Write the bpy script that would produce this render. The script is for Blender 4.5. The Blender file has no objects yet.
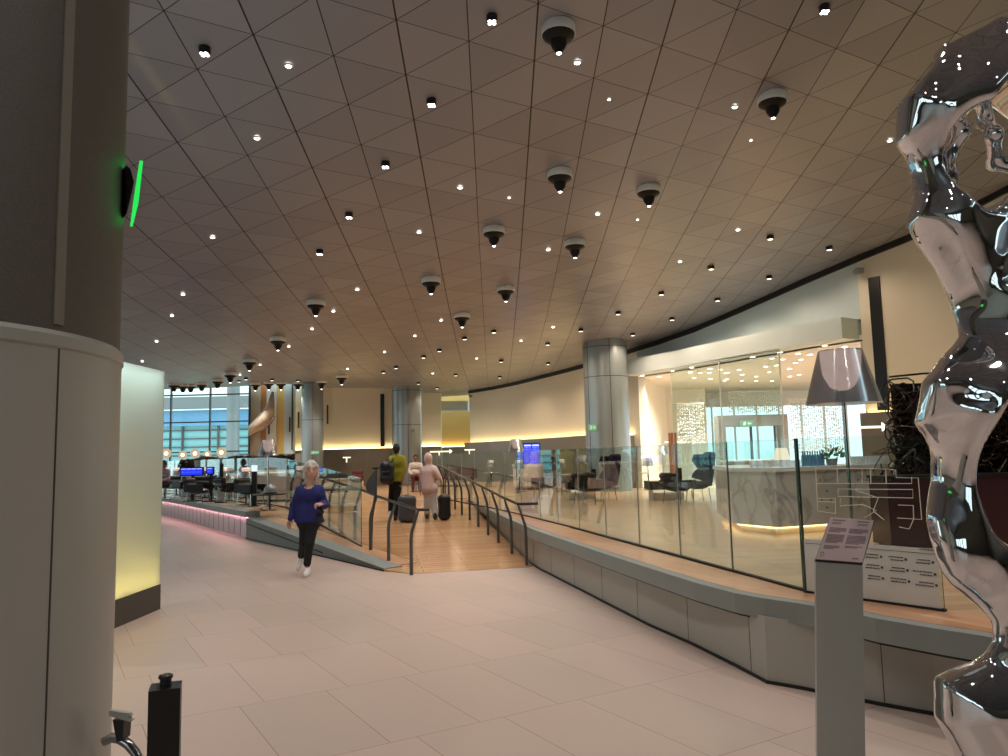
import bpy, bmesh, math, random
import numpy as np
from mathutils import Vector, Matrix
random.seed(7)
rng = np.random.RandomState(11)
C = bpy.context.scene.collection
PI = math.pi

# ------------------------------------------------------------------ camera geometry (eye height 1.65 m)
F = 757.0; ROLL = .024; CH = 1.65
pitch = math.atan(78 / F)
fw = np.array([0, math.cos(pitch), math.sin(pitch)])
r0 = np.array([1., 0, 0]); u0 = np.array([0, -math.sin(pitch), math.cos(pitch)])
cR = math.cos(ROLL) * r0 - math.sin(ROLL) * u0
cU = math.cos(ROLL) * u0 + math.sin(ROLL) * r0
O = np.array([0, 0, CH])
cam = bpy.data.cameras.new('camera'); camo = bpy.data.objects.new('camera', cam); C.objects.link(camo)
cam.sensor_width = 36; cam.lens = F / 1008 * 36; cam.clip_end = 300; cam.clip_start = .05
M = Matrix(((cR[0], cU[0], -fw[0], 0), (cR[1], cU[1], -fw[1], 0), (cR[2], cU[2], -fw[2], CH), (0, 0, 0, 1)))
camo.matrix_world = M
bpy.context.scene.camera = camo

def ray(x, y):
    d = fw + (x - 504) / F * cR + (378 - y) / F * cU
    return d / d[1]
def onz(x, y, z):                 # surveyed point on a level plane
    d = ray(x, y); return Vector(O + d * ((z - CH) / d[2]))
def at(x, y, Y):                  # surveyed point at distance Y
    return Vector(O + ray(x, y) * Y)
# surveyed ceiling surface: a shallow bowl fitted to the panel joints
T = [5.4990858, 0.73553652, -1.35118681, 0.17963979, -0.39417837, 0.4651096, -0.013461, -0.15240328, 0.08384489, 0.04354104]
def cz(X, Y):
    x = max(-12, min(11, X)) / 10; y = (max(1.0, min(27, Y)) - 14) / 10
    far = max(0, min(1, (Y - 22) / 8.5)); lf = max(0, min(1, (-X - 3) / 6))
    return T[0]+T[1]*x+T[2]*y+T[3]*x*x+T[4]*x*y+T[5]*y*y+T[6]*x**3+T[7]*x*x*y+T[8]*x*y*y+T[9]*y**3 + .45*far*far*(3-2*far)*lf
def onc(x, y):
    d = ray(x, y)
    for k in range(30, 330):
        p = O + d * (k * .1)
        if p[2] > cz(p[0], p[1]): return Vector((p[0], p[1], cz(p[0], p[1])))
    p = O + d * 30
    return Vector((p[0], p[1], cz(p[0], p[1])))
PZ = .58                          # lounge platform height
RA = Vector((-1.40, 11.08)); RB = Vector((.288, 11.44)); RD = (RB - RA).normalized(); RN = Vector((-RD.y, RD.x)); RS = .066
def rz(X, Y): return max(0, min(PZ, ((Vector((X, Y)) - RA).dot(RN)) * RS))
def onramp(x, y):
    d = ray(x, y); best = None
    for k in range(90, 330):
        p = O + d * (k * .1)
        if p[2] <= rz(p[0], p[1]): return Vector((p[0], p[1], rz(p[0], p[1])))
    return onz(x, y, PZ)

# ------------------------------------------------------------------ materials
MATS = {}
def lin(c):
    return tuple(((v/255) / 12.92 if v/255 <= .04045 else ((v/255 + .055) / 1.055) ** 2.4) for v in c)
def mat(name, col, rough=.5, metal=0, emit=None, es=0, spec=.5, coat=0, coatr=.1, alpha=1, noise=None):
    if name in MATS: return MATS[name]
    m = bpy.data.materials.new(name); m.use_nodes = True
    b = m.node_tree.nodes['Principled BSDF']
    b.inputs['Base Color'].default_value = (*lin(col), 1); b.inputs['Roughness'].default_value = rough
    b.inputs['Metallic'].default_value = metal; b.inputs['Specular IOR Level'].default_value = spec
    if coat: b.inputs['Coat Weight'].default_value = coat; b.inputs['Coat Roughness'].default_value = coatr
    if emit: b.inputs['Emission Color'].default_value = (*lin(emit), 1); b.inputs['Emission Strength'].default_value = es
    nt = m.node_tree
    if noise:                                     # (scale, amount) gentle mottling
        tc = nt.nodes.new('ShaderNodeTexCoord'); nz = nt.nodes.new('ShaderNodeTexNoise'); nz.inputs['Scale'].default_value = noise[0]
        nz.inputs['Detail'].default_value = 4
        mx = nt.nodes.new('ShaderNodeMix'); mx.data_type = 'RGBA'
        c = lin(col)
        mx.inputs[6].default_value = (*[v*(1-noise[1]) for v in c], 1); mx.inputs[7].default_value = (*[min(1, v*(1+noise[1])) for v in c], 1)
        nt.links.new(tc.outputs['Object'], nz.inputs['Vector']); nt.links.new(nz.outputs['Fac'], mx.inputs[0]); nt.links.new(mx.outputs[2], b.inputs['Base Color'])
    MATS[name] = m
    return m
class NT:
    def __init__(s, m): s.t = m.node_tree; s.b = s.t.nodes.get('Principled BSDF')
    def n(s, k, **kw):
        x = s.t.nodes.new('ShaderNode' + k)
        for a, v in kw.items():
            if a.startswith('i_'): x.inputs[a[2:].replace('_', ' ')].default_value = v
            else: setattr(x, a, v)
        return x
    def l(s, a, b): s.t.links.new(a, b)
    def math(s, op, a, b=None, c=None):
        x = s.n('Math', operation=op)
        for i, v in enumerate((a, b, c)):
            if v is None: continue
            if hasattr(v, 'links') or hasattr(v, 'is_linked'): s.l(v, x.inputs[i])
            else: x.inputs[i].default_value = v
        return x.outputs[0]
    def mix(s, fac, a, b):
        x = s.n('Mix', data_type='RGBA')
        for i, v in ((0, fac), (6, a), (7, b)):
            if hasattr(v, 'is_linked'): s.l(v, x.inputs[i])
            else: x.inputs[i].default_value = v if i == 0 else (*v, 1)
        return x.outputs[2]

# ceiling: satin triangular metal panels
m = mat('ceiling_panels', (150, 146, 142), .36, .1); N = NT(m)
tc = N.n('TexCoord'); sp = N.n('SeparateXYZ'); N.l(tc.outputs['Object'], sp.inputs[0])
X, Y = sp.outputs[0], sp.outputs[1]
a11, a12, a21, a22 = .76853604, -.01347364, .45073933, .88903706
det = a11*a22 - a12*a21
xo = N.math('ADD', X, .29722725); yo = N.math('SUBTRACT', Y, 7.35557576)
I = N.math('ADD', N.math('MULTIPLY', xo, a22/det), N.math('MULTIPLY', yo, -a12/det))
J = N.math('ADD', N.math('MULTIPLY', xo, -a21/det), N.math('MULTIPLY', yo, a11/det))
K = N.math('ADD', I, J)
def dline(v): return N.math('ABSOLUTE', N.math('SUBTRACT', N.math('FRACT', N.math('ADD', v, .5)), .5))
d1 = dline(I); d2 = dline(K); d3 = dline(J)
thick = dline(N.math('MULTIPLY', N.math('ADD', I, 1), .5))   # every second joint is wider
g = N.math('MAXIMUM', N.math('LESS_THAN', d1, .0085), N.math('LESS_THAN', thick, .0065))
g = N.math('MAXIMUM', g, N.math('LESS_THAN', d2, .0065)); g = N.math('MAXIMUM', g, N.math('LESS_THAN', d3, .0055))
cell = N.n('CombineXYZ'); N.l(N.math('FLOOR', I), cell.inputs[0]); N.l(N.math('FLOOR', J), cell.inputs[1]); N.l(N.math('FLOOR', K), cell.inputs[2])
wn = N.n('TexWhiteNoise'); N.l(cell.outputs[0], wn.inputs['Vector'])
base = N.mix(wn.outputs['Value'], lin((132, 136, 146)), lin((144, 148, 158)))
N.l(N.mix(g, base, lin((8, 7, 6))), N.b.inputs['Base Color'])
# each panel sits a hair out of plane
vm = N.n('VectorMath', operation='SUBTRACT'); N.l(wn.outputs['Color'], vm.inputs[0]); vm.inputs[1].default_value = (.5, .5, .5)
vs = N.n('VectorMath', operation='SCALE'); N.l(vm.outputs[0], vs.inputs[0]); vs.inputs['Scale'].default_value = .03
ge = N.n('NewGeometry'); va = N.n('VectorMath', operation='ADD'); N.l(ge.outputs['Normal'], va.inputs[0]); N.l(vs.outputs[0], va.inputs[1])
vn = N.n('VectorMath', operation='NORMALIZE'); N.l(va.outputs[0], vn.inputs[0]); N.l(vn.outputs[0], N.b.inputs['Normal'])

# main floor: 1.2 x 0.6 m stone tiles in running bond
m = mat('stone_tiles', (196, 172, 158), .42, 0, spec=.4); N = NT(m)
tc = N.n('TexCoord'); mp = N.n('Mapping'); N.l(tc.outputs['Object'], mp.inputs[0])
br = N.n('TexBrick'); br.offset = .28; br.offset_frequency = 2; br.squash = 1
sp = N.n('SeparateXYZ'); N.l(tc.outputs['Object'], sp.inputs[0])
A = (-.51638568, .85635614); B = (.85635614, .51638568)
u = N.math('ADD', N.math('MULTIPLY', sp.outputs[0], A[0]), N.math('MULTIPLY', sp.outputs[1], A[1]))
v = N.math('ADD', N.math('MULTIPLY', sp.outputs[0], B[0]), N.math('MULTIPLY', sp.outputs[1], B[1]))
u = N.math('ADD', u, 24.2 - 4.33 + .008); v = N.math('ADD', v, 12 - .31 + .17)
cb = N.n('CombineXYZ'); N.l(v, cb.inputs[0]); N.l(u, cb.inputs[1]); N.l(cb.outputs[0], br.inputs['Vector'])
br.inputs['Scale'].default_value = 1; br.inputs['Brick Width'].default_value = .6; br.inputs['Row Height'].default_value = 1.21
br.inputs['Mortar Size'].default_value = .0035; br.inputs['Mortar Smooth'].default_value = .1; br.inputs['Bias'].default_value = 0
br.inputs['Color1'].default_value = (*lin((184, 166, 153)), 1); br.inputs['Color2'].default_value = (*lin((194, 171, 159)), 1); br.inputs['Mortar'].default_value = (*lin((150, 124, 110)), 1)
nz = N.n('TexNoise'); nz.inputs['Scale'].default_value = .55; nz.inputs['Detail'].default_value = 3; N.l(tc.outputs['Object'], nz.inputs['Vector'])
hs = N.n('HueSaturation'); N.l(br.outputs['Color'], hs.inputs['Color']); N.l(N.math('MULTIPLY_ADD', nz.outputs['Fac'], .16, .92), hs.inputs['Value']); N.l(hs.outputs[0], N.b.inputs['Base Color'])
N.l(N.math('MULTIPLY_ADD', nz.outputs['Fac'], .12, .34), N.b.inputs['Roughness'])

def wood(name, ang, c1, c2, w=.14, l=1.8, rough=.28):
    m = mat(name, c1, rough, 0, spec=.5); N = NT(m)
    tc = N.n('TexCoord'); mp = N.n('Mapping'); mp.inputs['Rotation'].default_value = (0, 0, -ang); N.l(tc.outputs['Object'], mp.inputs[0])
    br = N.n('TexBrick'); br.offset = .37; N.l(mp.outputs[0], br.inputs['Vector'])
    br.inputs['Scale'].default_value = 1; br.inputs['Brick Width'].default_value = l; br.inputs['Row Height'].default_value = w; br.inputs['Mortar Size'].default_value = .0025
    br.inputs['Color1'].default_value = (*lin(c1), 1); br.inputs['Color2'].default_value = (*lin(c2), 1); br.inputs['Mortar'].default_value = (*[x*.35 for x in lin(c1)], 1)
    st = N.n('Mapping'); st.inputs['Scale'].default_value = (1.2, 22, 1); N.l(mp.outputs[0], st.inputs[0])
    nz = N.n('TexNoise'); nz.inputs['Scale'].default_value = 1.5; nz.inputs['Detail'].default_value = 5; N.l(st.outputs[0], nz.inputs['Vector'])
    hs = N.n('HueSaturation'); N.l(br.outputs['Color'], hs.inputs['Color']); N.l(N.math('MULTIPLY_ADD', nz.outputs['Fac'], .5, .75), hs.inputs['Value']); N.l(hs.outputs[0], N.b.inputs['Base Color'])
    return m
RANG = math.atan2(RD.y, RD.x)
wood('lounge_planks', RANG * .3, (188, 154, 118), (206, 174, 138))
wood('ramp_planks', RANG, (176, 132, 92), (196, 154, 112), rough=.2)
wood('edge_planks', RANG + PI/2 + .25, (184, 136, 102), (206, 160, 124), .3, .9)

def glass(name, tint=(226, 240, 238), ior=1.5, rough=0.0, edge=None):
    m = bpy.data.materials.new(name); m.use_nodes = True; nt = m.node_tree; nt.nodes.clear(); N = NT(m)
    o = N.n('OutputMaterial'); tr = N.n('BsdfTransparent'); tr.inputs[0].default_value = (*lin(tint), 1)
    gl = N.n('BsdfGlossy'); gl.inputs['Roughness'].default_value = rough; gl.inputs['Color'].default_value = (1, 1, 1, 1)
    lw_ = N.n('LayerWeight'); lw_.inputs['Blend'].default_value = .5; mx = N.n('MixShader')
    fc = N.math('MULTIPLY_ADD', N.math('POWER', lw_.outputs['Facing'], 3.6), .8, ior - 1.402)
    N.l(fc, mx.inputs[0]); N.l(tr.outputs[0], mx.inputs[1]); N.l(gl.outputs[0], mx.inputs[2]); N.l(mx.outputs[0], o.inputs[0])
    MATS[name] = m; return m
glass('clear_glass', (240, 248, 246), 1.42)
glass('window_glass', (248, 253, 253), 1.42)
glass('bottle_glass', (90, 150, 130), 1.5)
mat('glass_edge', (172, 182, 178), .15, 0, spec=.8); mat('glass_edge_dark', (40, 66, 64), .15, 0, spec=.8)
mat('glass_seam', (205, 214, 210), .2)
mat('white_vinyl', (214, 214, 208), .5)
mat('brushed_grey', (166, 168, 160), .4, .15)
mat('column_metal', (150, 162, 166), .3, .5)
mat('column_warm', (172, 170, 162), .42, .2)
mat('column_mesh', (72, 66, 60), .6, .35)
mat('pewter_panel', (166, 164, 156), .42, .1, noise=(3, .05))
mat('fascia_panel', (134, 140, 136), .5, .1, noise=(3, .05))
mat('pale_panel', (196, 190, 194), .4)
mat('black_joint', (14, 13, 13), .6)
mat('dark_base', (72, 68, 62), .4, .3)
mat('cream_wall', (236, 232, 214), .6)
mat('blue_wall', (200, 218, 222), .55)
mat('white_wall', (226, 228, 222), .55)
mat('amber_wall', (238, 200, 122), .5)
mat('dado_stone', (128, 125, 116), .4, noise=(2.5, .12))
mat('slot_black', (10, 10, 10), .35)
mat('chrome', (226, 228, 232), .02, 1)
mat('steel', (190, 192, 195), .12, 1)
mat('seam_grey', (124, 120, 110), .5); mat('post_grey', (92, 90, 88), .35, .7)
mat('rail_dark', (58, 54, 52), .35, .6)
mat('black_plastic', (16, 16, 17), .4)
mat('black_leather', (22, 23, 27), .45)
mat('navy_fabric', (22, 26, 60), .8)
mat('maroon_fabric', (92, 40, 44), .8)
mat('white_paint', (232, 232, 230), .4)
mat('dome_white', (226, 234, 234), .35); mat('dome_black', (7, 7, 8), .45, spec=.3)
mat('walnut', (120, 70, 44), .4, noise=(6, .2))
mat('orange_wood', (206, 140, 84), .4)
mat('pink_counter', (226, 200, 192), .35)
mat('hedge_leaf', (48, 34, 26), .7); mat('hedge_flower', (120, 58, 48), .7)
mat('green_leaf', (70, 130, 84), .6)
mat('planter_grey', (140, 142, 142), .4, .3)
mat('skin', (206, 160, 138), .5); mat('skin_dark', (140, 96, 74), .5)
mat('hair_white', (212, 204, 196), .7); mat('hair_black', (26, 22, 20), .6)
mat('royal_blue', (28, 34, 104), .8); mat('trouser_black', (18, 18, 22), .8)
mat('sneaker_white', (236, 236, 236), .5); mat('mustard', (150, 146, 34), .8)
mat('scarf_pink', (224, 196, 192), .8, noise=(9, .14)); mat('linen_white', (222, 220, 222), .8); mat('brown_leather', (86, 60, 48), .5)
mat('suitcase_grey', (72, 74, 78), .35); mat('cloth_dark', (40, 38, 46), .85); mat('lilac_cloth', (176, 150, 160), .85)
mat('plaque_mauve', (176, 152, 150), .45); mat('print_grey', (118, 96, 98), .6); mat('ink', (70, 72, 74), .6); mat('map_line', (240, 230, 212), .5)
mat('relief_stone', (196, 182, 160), .6, noise=(1.2, .18))
def em(name, col, s): return mat(name, (30, 30, 30), .5, 0, emit=col, es=s)
em('cove_led', (255, 218, 150), 11); em('bar_led', (255, 206, 150), 4); em('pink_led', (255, 182, 190), 13)
em('lens', (255, 240, 224), 9); em('lens_soft', (255, 240, 222), 2.6); em('exit_green', (40, 235, 90), 1.0)
em('screen_blue', (24, 44, 240), 1.5); em('screen_text', (190, 205, 255), 1.6); em('shade_glow', (255, 226, 190), 1.1); em('lamp_warm', (255, 222, 200), 1.8)
em('arrow_light', (255, 246, 214), 2.0); em('panel_led', (255, 226, 120), 85); em('exit_soft', (120, 210, 150), .8); em('blue_sky_panel', (150, 215, 240), .8)
em('ring_glow', (240, 214, 170), .62)

# marble
m = mat('marble', (206, 196, 186), .18); N = NT(m)
tc = N.n('TexCoord'); nz = N.n('TexNoise'); nz.inputs['Scale'].default_value = 1.1; nz.inputs['Detail'].default_value = 8; nz.inputs['Distortion'].default_value = 1.2
N.l(tc.outputs['Object'], nz.inputs['Vector'])
vein = N.math('SUBTRACT', 1, N.math('MULTIPLY', N.math('ABSOLUTE', N.math('SUBTRACT', nz.outputs['Fac'], .5)), 40)); vein = N.math('MAXIMUM', vein, 0)
n2 = N.n('TexNoise'); n2.inputs['Scale'].default_value = 3; N.l(tc.outputs['Object'], n2.inputs['Vector'])
b0 = N.mix(n2.outputs['Fac'], lin((206, 198, 190)), lin((230, 224, 218)))
N.l(N.mix(N.math('MULTIPLY', vein, .4), b0, lin((110, 98, 92))), N.b.inputs['Base Color'])
# frosted luminous glass
m = bpy.data.materials.new('frosted_glass'); m.use_nodes = True; N = NT(m); N.t.nodes.clear(); MATS['frosted_glass'] = m
o = N.n('OutputMaterial'); tl = N.n('BsdfTranslucent'); tl.inputs[0].default_value = (.86, .87, .84, 1); df = N.n('BsdfDiffuse'); df.inputs[0].default_value = (.74, .80, .78, 1)
gl = N.n('BsdfGlossy'); gl.inputs['Roughness'].default_value = .03; a = N.n('MixShader'); a.inputs[0].default_value = .45; N.l(tl.outputs[0], a.inputs[1]); N.l(df.outputs[0], a.inputs[2])
lw_ = N.n('LayerWeight'); lw_.inputs['Blend'].default_value = .5; b_ = N.n('MixShader'); N.l(N.math('MULTIPLY_ADD', N.math('POWER', lw_.outputs['Facing'], 4.5), .7, .04), b_.inputs[0]); N.l(a.outputs[0], b_.inputs[1]); N.l(gl.outputs[0], b_.inputs[2]); N.l(b_.outputs[0], o.inputs[0])
# smoky mirrored lampshade foil
m = bpy.data.materials.new('mirror_foil'); m.use_nodes = True; N = NT(m); N.t.nodes.clear(); MATS['mirror_foil'] = m
o = N.n('OutputMaterial'); tr = N.n('BsdfTransparent'); tr.inputs[0].default_value = (.85, .82, .84, 1); gl = N.n('BsdfGlossy'); gl.inputs['Roughness'].default_value = .14; gl.inputs['Color'].default_value = (.80, .88, .94, 1)
a = N.n('MixShader'); a.inputs[0].default_value = .55; N.l(tr.outputs[0], a.inputs[1]); N.l(gl.outputs[0], a.inputs[2]); N.l(a.outputs[0], o.inputs[0])
# glittering crystal screen
m = mat('crystal_screen', (200, 222, 226), .2, 0); N = NT(m)
tc = N.n('TexCoord'); vo = N.n('TexVoronoi'); vo.inputs['Scale'].default_value = 16; N.l(tc.outputs['Object'], vo.inputs['Vector'])
spk = N.math('LESS_THAN', vo.outputs['Distance'], .26)
N.l(N.mix(spk, lin((150, 176, 180)), lin((250, 255, 255))), N.b.inputs['Base Color']); N.l(N.math('MULTIPLY_ADD', spk, .8, 0), N.b.inputs['Metallic'])

# ------------------------------------------------------------------ object helpers
def tag(o, label=None, cat=None, group=None, kind=None):
    if label: o['label'] = label
    if cat: o['category'] = cat
    if group: o['group'] = group
    if kind: o['kind'] = kind
    return o
def empty(name, loc, rot=0, label=None, cat=None, group=None, kind=None):
    o = bpy.data.objects.new(name, None); C.objects.link(o); o.location = loc; o.rotation_euler = (0, 0, rot); o.empty_display_size = .1
    return tag(o, label, cat, group, kind)
def link(name, me, m, parent=None, smooth=False, label=None, cat=None, group=None, kind=None):
    o = bpy.data.objects.new(name, me); C.objects.link(o)
    for x in (m if isinstance(m, (list, tuple)) else [m]): me.materials.append(MATS[x] if isinstance(x, str) else x)
    if parent: o.parent = parent
    if smooth:
        me.polygons.foreach_set('use_smooth', [True] * len(me.polygons)); me.update()
    return tag(o, label, cat, group, kind)
class MB:
    def __init__(s): s.v = []; s.f = []; s.mi = []; s.k = 0
    def add(s, vs, fs):
        n = len(s.v); s.v += [tuple(x) for x in vs]; s.f += [tuple(i + n for i in f) for f in fs]; s.mi += [s.k] * len(fs); return s
    def box(s, c, d, rot=0, tilt=None):
        M3 = Matrix.Rotation(rot, 3, 'Z')
        if tilt is not None: M3 = M3 @ tilt
        vs = [Vector(c) + M3 @ Vector((x*d[0]/2, y*d[1]/2, z*d[2]/2)) for x in (-1, 1) for y in (-1, 1) for z in (-1, 1)]
        return s.add(vs, [(0, 1, 3, 2), (4, 6, 7, 5), (0, 4, 5, 1), (2, 3, 7, 6), (0, 2, 6, 4), (1, 5, 7, 3)])
    def prism(s, poly, z0, z1):
        n = len(poly); g = lambda z, p: z(p[0], p[1]) if callable(z) else z
        vs = [(p[0], p[1], g(z0, p)) for p in poly] + [(p[0], p[1], g(z1, p)) for p in poly]
        fs = [tuple(range(n))[::-1], tuple(range(n, 2*n))] + [(i, (i+1) % n, n + (i+1) % n, n + i) for i in range(n)]
        return s.add(vs, fs)
    def slab(s, pts, dvec):                 # planar polygon extruded along a vector
        n = len(pts); d = Vector(dvec)
        vs = [Vector(p) for p in pts] + [Vector(p) + d for p in pts]
        return s.add(vs, [tuple(range(n))[::-1], tuple(range(n, 2*n))] + [(i, (i+1) % n, n + (i+1) % n, n + i) for i in range(n)])
    def tube(s, pts, r, n=8, closed=False, flat=None):
        pts = [Vector(p) for p in pts]; L = len(pts); rs = r if isinstance(r, (list, tuple)) else [r] * L
        prev = None; vs = []
        for i, p in enumerate(pts):
            a = pts[i-1] if (i > 0 or closed) else p; b = pts[(i+1) % L] if (i < L-1 or closed) else p
            t = (b - a).normalized()
            if prev is None:
                e = Vector((0, 0, 1)) if abs(t.z) < .9 else Vector((0, 1, 0)); x = t.cross(e).normalized()
            else: x = (prev - t * prev.dot(t)).normalized()
            prev = x; y = t.cross(x)
            for k in range(n):
                an = 2*PI*k/n + PI/n; vs.append(p + x*math.cos(an)*rs[i]*(flat or 1) + y*math.sin(an)*rs[i])
        fs = []
        for i in range(L if closed else L-1):
            j = (i+1) % L
            fs += [(i*n+k, i*n+(k+1) % n, j*n+(k+1) % n, j*n+k) for k in range(n)]
        if not closed: fs += [tuple(range(n))[::-1], tuple(range((L-1)*n, L*n))]
        return s.add(vs, fs)
    def lathe(s, prof, c=(0, 0, 0), n=24, cap=True):
        vs = []; fs = []
        for r, z in prof:
            for k in range(n): vs.append((c[0] + r*math.cos(2*PI*k/n), c[1] + r*math.sin(2*PI*k/n), c[2] + z))
        for i in range(len(prof)-1): fs += [(i*n+k, i*n+(k+1) % n, (i+1)*n+(k+1) % n, (i+1)*n+k) for k in range(n)]
        if cap: fs += [tuple(range(n))[::-1], tuple(range((len(prof)-1)*n, len(prof)*n))]
        return s.add(vs, fs)
    def build(s, name, m, parent=None, world=False, smooth=False, **kw):
        vs = s.v
        if world and parent:
            L = Vector((0, 0, 0)); q_ = parent
            while q_: L = L + Vector(q_.location); q_ = q_.parent
            vs = [(a-L.x, b-L.y, c-L.z) for a, b, c in vs]
        me = bpy.data.meshes.new(name); me.from_pydata(vs, [], s.f)
        if isinstance(m, (list, tuple)): me.polygons.foreach_set('material_index', s.mi)
        bm = bmesh.new(); bm.from_mesh(me); bmesh.ops.recalc_face_normals(bm, faces=bm.faces); bm.to_mesh(me); bm.free()
        o = link(name, me, m, parent, False, **kw)
        if smooth:
            me.polygons.foreach_set('use_smooth', [True] * len(me.polygons)); me.set_sharp_from_angle(angle=math.radians(38))
        return o
def children(o): return [c for c in bpy.data.objects if c.parent == o]
KIDS = {}
def copy_tree(o, parent=None):
    c = o.copy(); C.objects.link(c)
    if parent: c.parent = parent
    if o.name not in KIDS: KIDS[o.name] = children(o)
    for ch in KIDS[o.name]: copy_tree(ch, c)
    return c
ORD = ['first', 'second', 'third', 'fourth', 'fifth', 'sixth', 'seventh', 'eighth', 'ninth', 'tenth', 'eleventh', 'twelfth', 'thirteenth', 'fourteenth', 'fifteenth', 'sixteenth']

# ------------------------------------------------------------------ implicit surfaces
def surface_nets(Fv, org, h, smooth=0):
    S = Fv < 0; nx, ny, nz = Fv.shape
    sl = lambda i, n: slice(i, n - 1 + i)
    cor = {(i, j, k): (sl(i, nx), sl(j, ny), sl(k, nz)) for i in (0, 1) for j in (0, 1) for k in (0, 1)}
    cnt = sum(S[c].astype(np.int8) for c in cor.values())
    mask = (cnt > 0) & (cnt < 8); idx = -np.ones(mask.shape, np.int64); cells = np.argwhere(mask); idx[mask] = np.arange(len(cells))
    P = np.zeros((len(cells), 3)); W = np.zeros(len(cells)); ks = list(cor)
    for a in ks:
        for ax in range(3):
            if a[ax]: continue
            b = list(a); b[ax] = 1; b = tuple(b)
            fa = Fv[cells[:, 0]+a[0], cells[:, 1]+a[1], cells[:, 2]+a[2]]; fb = Fv[cells[:, 0]+b[0], cells[:, 1]+b[1], cells[:, 2]+b[2]]
            cr = (fa < 0) != (fb < 0); t = np.where(cr, fa / np.where(cr, fa - fb, 1), 0)
            p = np.tile(np.array(a, float), (len(cells), 1)); p[:, ax] = t
            P[cr] += p[cr]; W[cr] += 1
    P = P / W[:, None] + cells; faces = []
    for ax in range(3):
        s0 = [slice(None)]*3; s1 = [slice(None)]*3; s0[ax] = slice(0, -1); s1[ax] = slice(1, None)
        A_, B_ = S[tuple(s0)], S[tuple(s1)]; e = np.argwhere(A_ != B_); o1, o2 = [(1, 2), (2, 0), (0, 1)][ax]
        ok = (e[:, o1] > 0) & (e[:, o2] > 0) & (e[:, o1] < Fv.shape[o1]-1) & (e[:, o2] < Fv.shape[o2]-1); e = e[ok]
        inn = A_[e[:, 0], e[:, 1], e[:, 2]]
        def g(d1, d2):
            q = e.copy(); q[:, o1] -= d1; q[:, o2] -= d2; return idx[q[:, 0], q[:, 1], q[:, 2]]
        f = np.stack([g(1, 1), g(0, 1), g(0, 0), g(1, 0)], 1); f[~inn] = f[~inn][:, ::-1]; faces.append(f)
    f = np.concatenate(faces); f = f[(f >= 0).all(1)]
    P = P * h + np.array(org)
    for _ in range(smooth):
        acc = np.zeros_like(P); n = np.zeros(len(P))
        for a in range(4):
            i, j = f[:, a], f[:, (a+1) % 4]
            for k in range(3): acc[:, k] += np.bincount(i, P[j, k], len(P)) + np.bincount(j, P[i, k], len(P))
            n += np.bincount(i, minlength=len(P)) + np.bincount(j, minlength=len(P))
        P = P*.45 + .55 * acc / np.maximum(n, 1)[:, None]
    return P, f
def to_mesh(name, P, f):
    me = bpy.data.meshes.new(name); me.vertices.add(len(P)); me.vertices.foreach_set('co', P.astype(np.float32).ravel())
    me.loops.add(f.size); me.loops.foreach_set('vertex_index', f.astype(np.int32).ravel()); me.polygons.add(len(f))
    me.polygons.foreach_set('loop_start', np.arange(0, f.size, 4, dtype=np.int32)); me.polygons.foreach_set('loop_total', np.full(len(f), 4, np.int32)); me.update(calc_edges=True); me.validate()
    return me
def smin(a, b, k):
    h = np.clip(.5 + .5*(b-a)/k, 0, 1); return b*(1-h) + a*h - k*h*(1-h)
def sdf_eval(prims, G, k):
    X, Y, Z = G; D = None
    for p in prims:
        if p[0] == 'c':
            a, b = np.array(p[1], float), np.array(p[2], float); ra, rb = p[3], p[4]; ab = b - a; L = max(ab @ ab, 1e-9)
            t = np.clip(((X-a[0])*ab[0] + (Y-a[1])*ab[1] + (Z-a[2])*ab[2]) / L, 0, 1)
            d = np.sqrt((X-a[0]-t*ab[0])**2 + (Y-a[1]-t*ab[1])**2 + (Z-a[2]-t*ab[2])**2) - (ra + (rb-ra)*t)
        else:
            c, r = p[1], p[2]; an = p[3] if len(p) > 3 and not isinstance(p[3], str) else 0
            x, y = X-c[0], Y-c[1]; ca, sa = math.cos(an), math.sin(an); x, y = x*ca + y*sa, -x*sa + y*ca; z = Z-c[2]
            k0 = np.sqrt((x/r[0])**2 + (y/r[1])**2 + (z/r[2])**2); k1 = np.sqrt((x/r[0]**2)**2 + (y/r[1]**2)**2 + (z/r[2]**2)**2)
            d = k0*(k0-1)/np.maximum(k1, 1e-6)
        D = d if D is None else smin(D, d, k)
    return D
def sdf_obj(name, groups, m, parent, smooth=2, clip=None, warp=None, **kw):
    """groups: list of (prims, cell, blend) joined into ONE mesh"""
    Ps, fs, n = [], [], 0
    for prims, h, k in groups:
        pts = []
        for p in prims:
            if p[0] == 'c':
                for q, r in ((p[1], p[3]), (p[2], p[4])): pts += [np.array(q)-r, np.array(q)+r]
            else: R_ = max(p[2][0], p[2][1]); rr = np.array((R_, R_, p[2][2])); pts += [np.array(p[1])-rr, np.array(p[1])+rr]
        lo = np.min(pts, 0) - 3*h; hi = np.max(pts, 0) + 3*h; nn = np.ceil((hi-lo)/h).astype(int) + 1
        G = np.meshgrid(*[lo[i] + h*np.arange(nn[i]) for i in range(3)], indexing='ij')
        D = sdf_eval(prims, G, k)
        if warp is not None: D = D + warp(*G)
        if clip is not None: D = np.maximum(D, clip(*G))
        P, f = surface_nets(D, lo, h, smooth); Ps.append(P); fs.append(f + n); n += len(P)
    me = to_mesh(name, np.concatenate(Ps), np.concatenate(fs))
    return link(name, me, m, parent, True, **kw)

# ================================================================== THE SETTING
# main floor
MB().prism([(-30, -14), (20, -14), (20, 45), (-30, 45)], -.2, 0).build('floor', 'stone_tiles', kind='structure')

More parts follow.
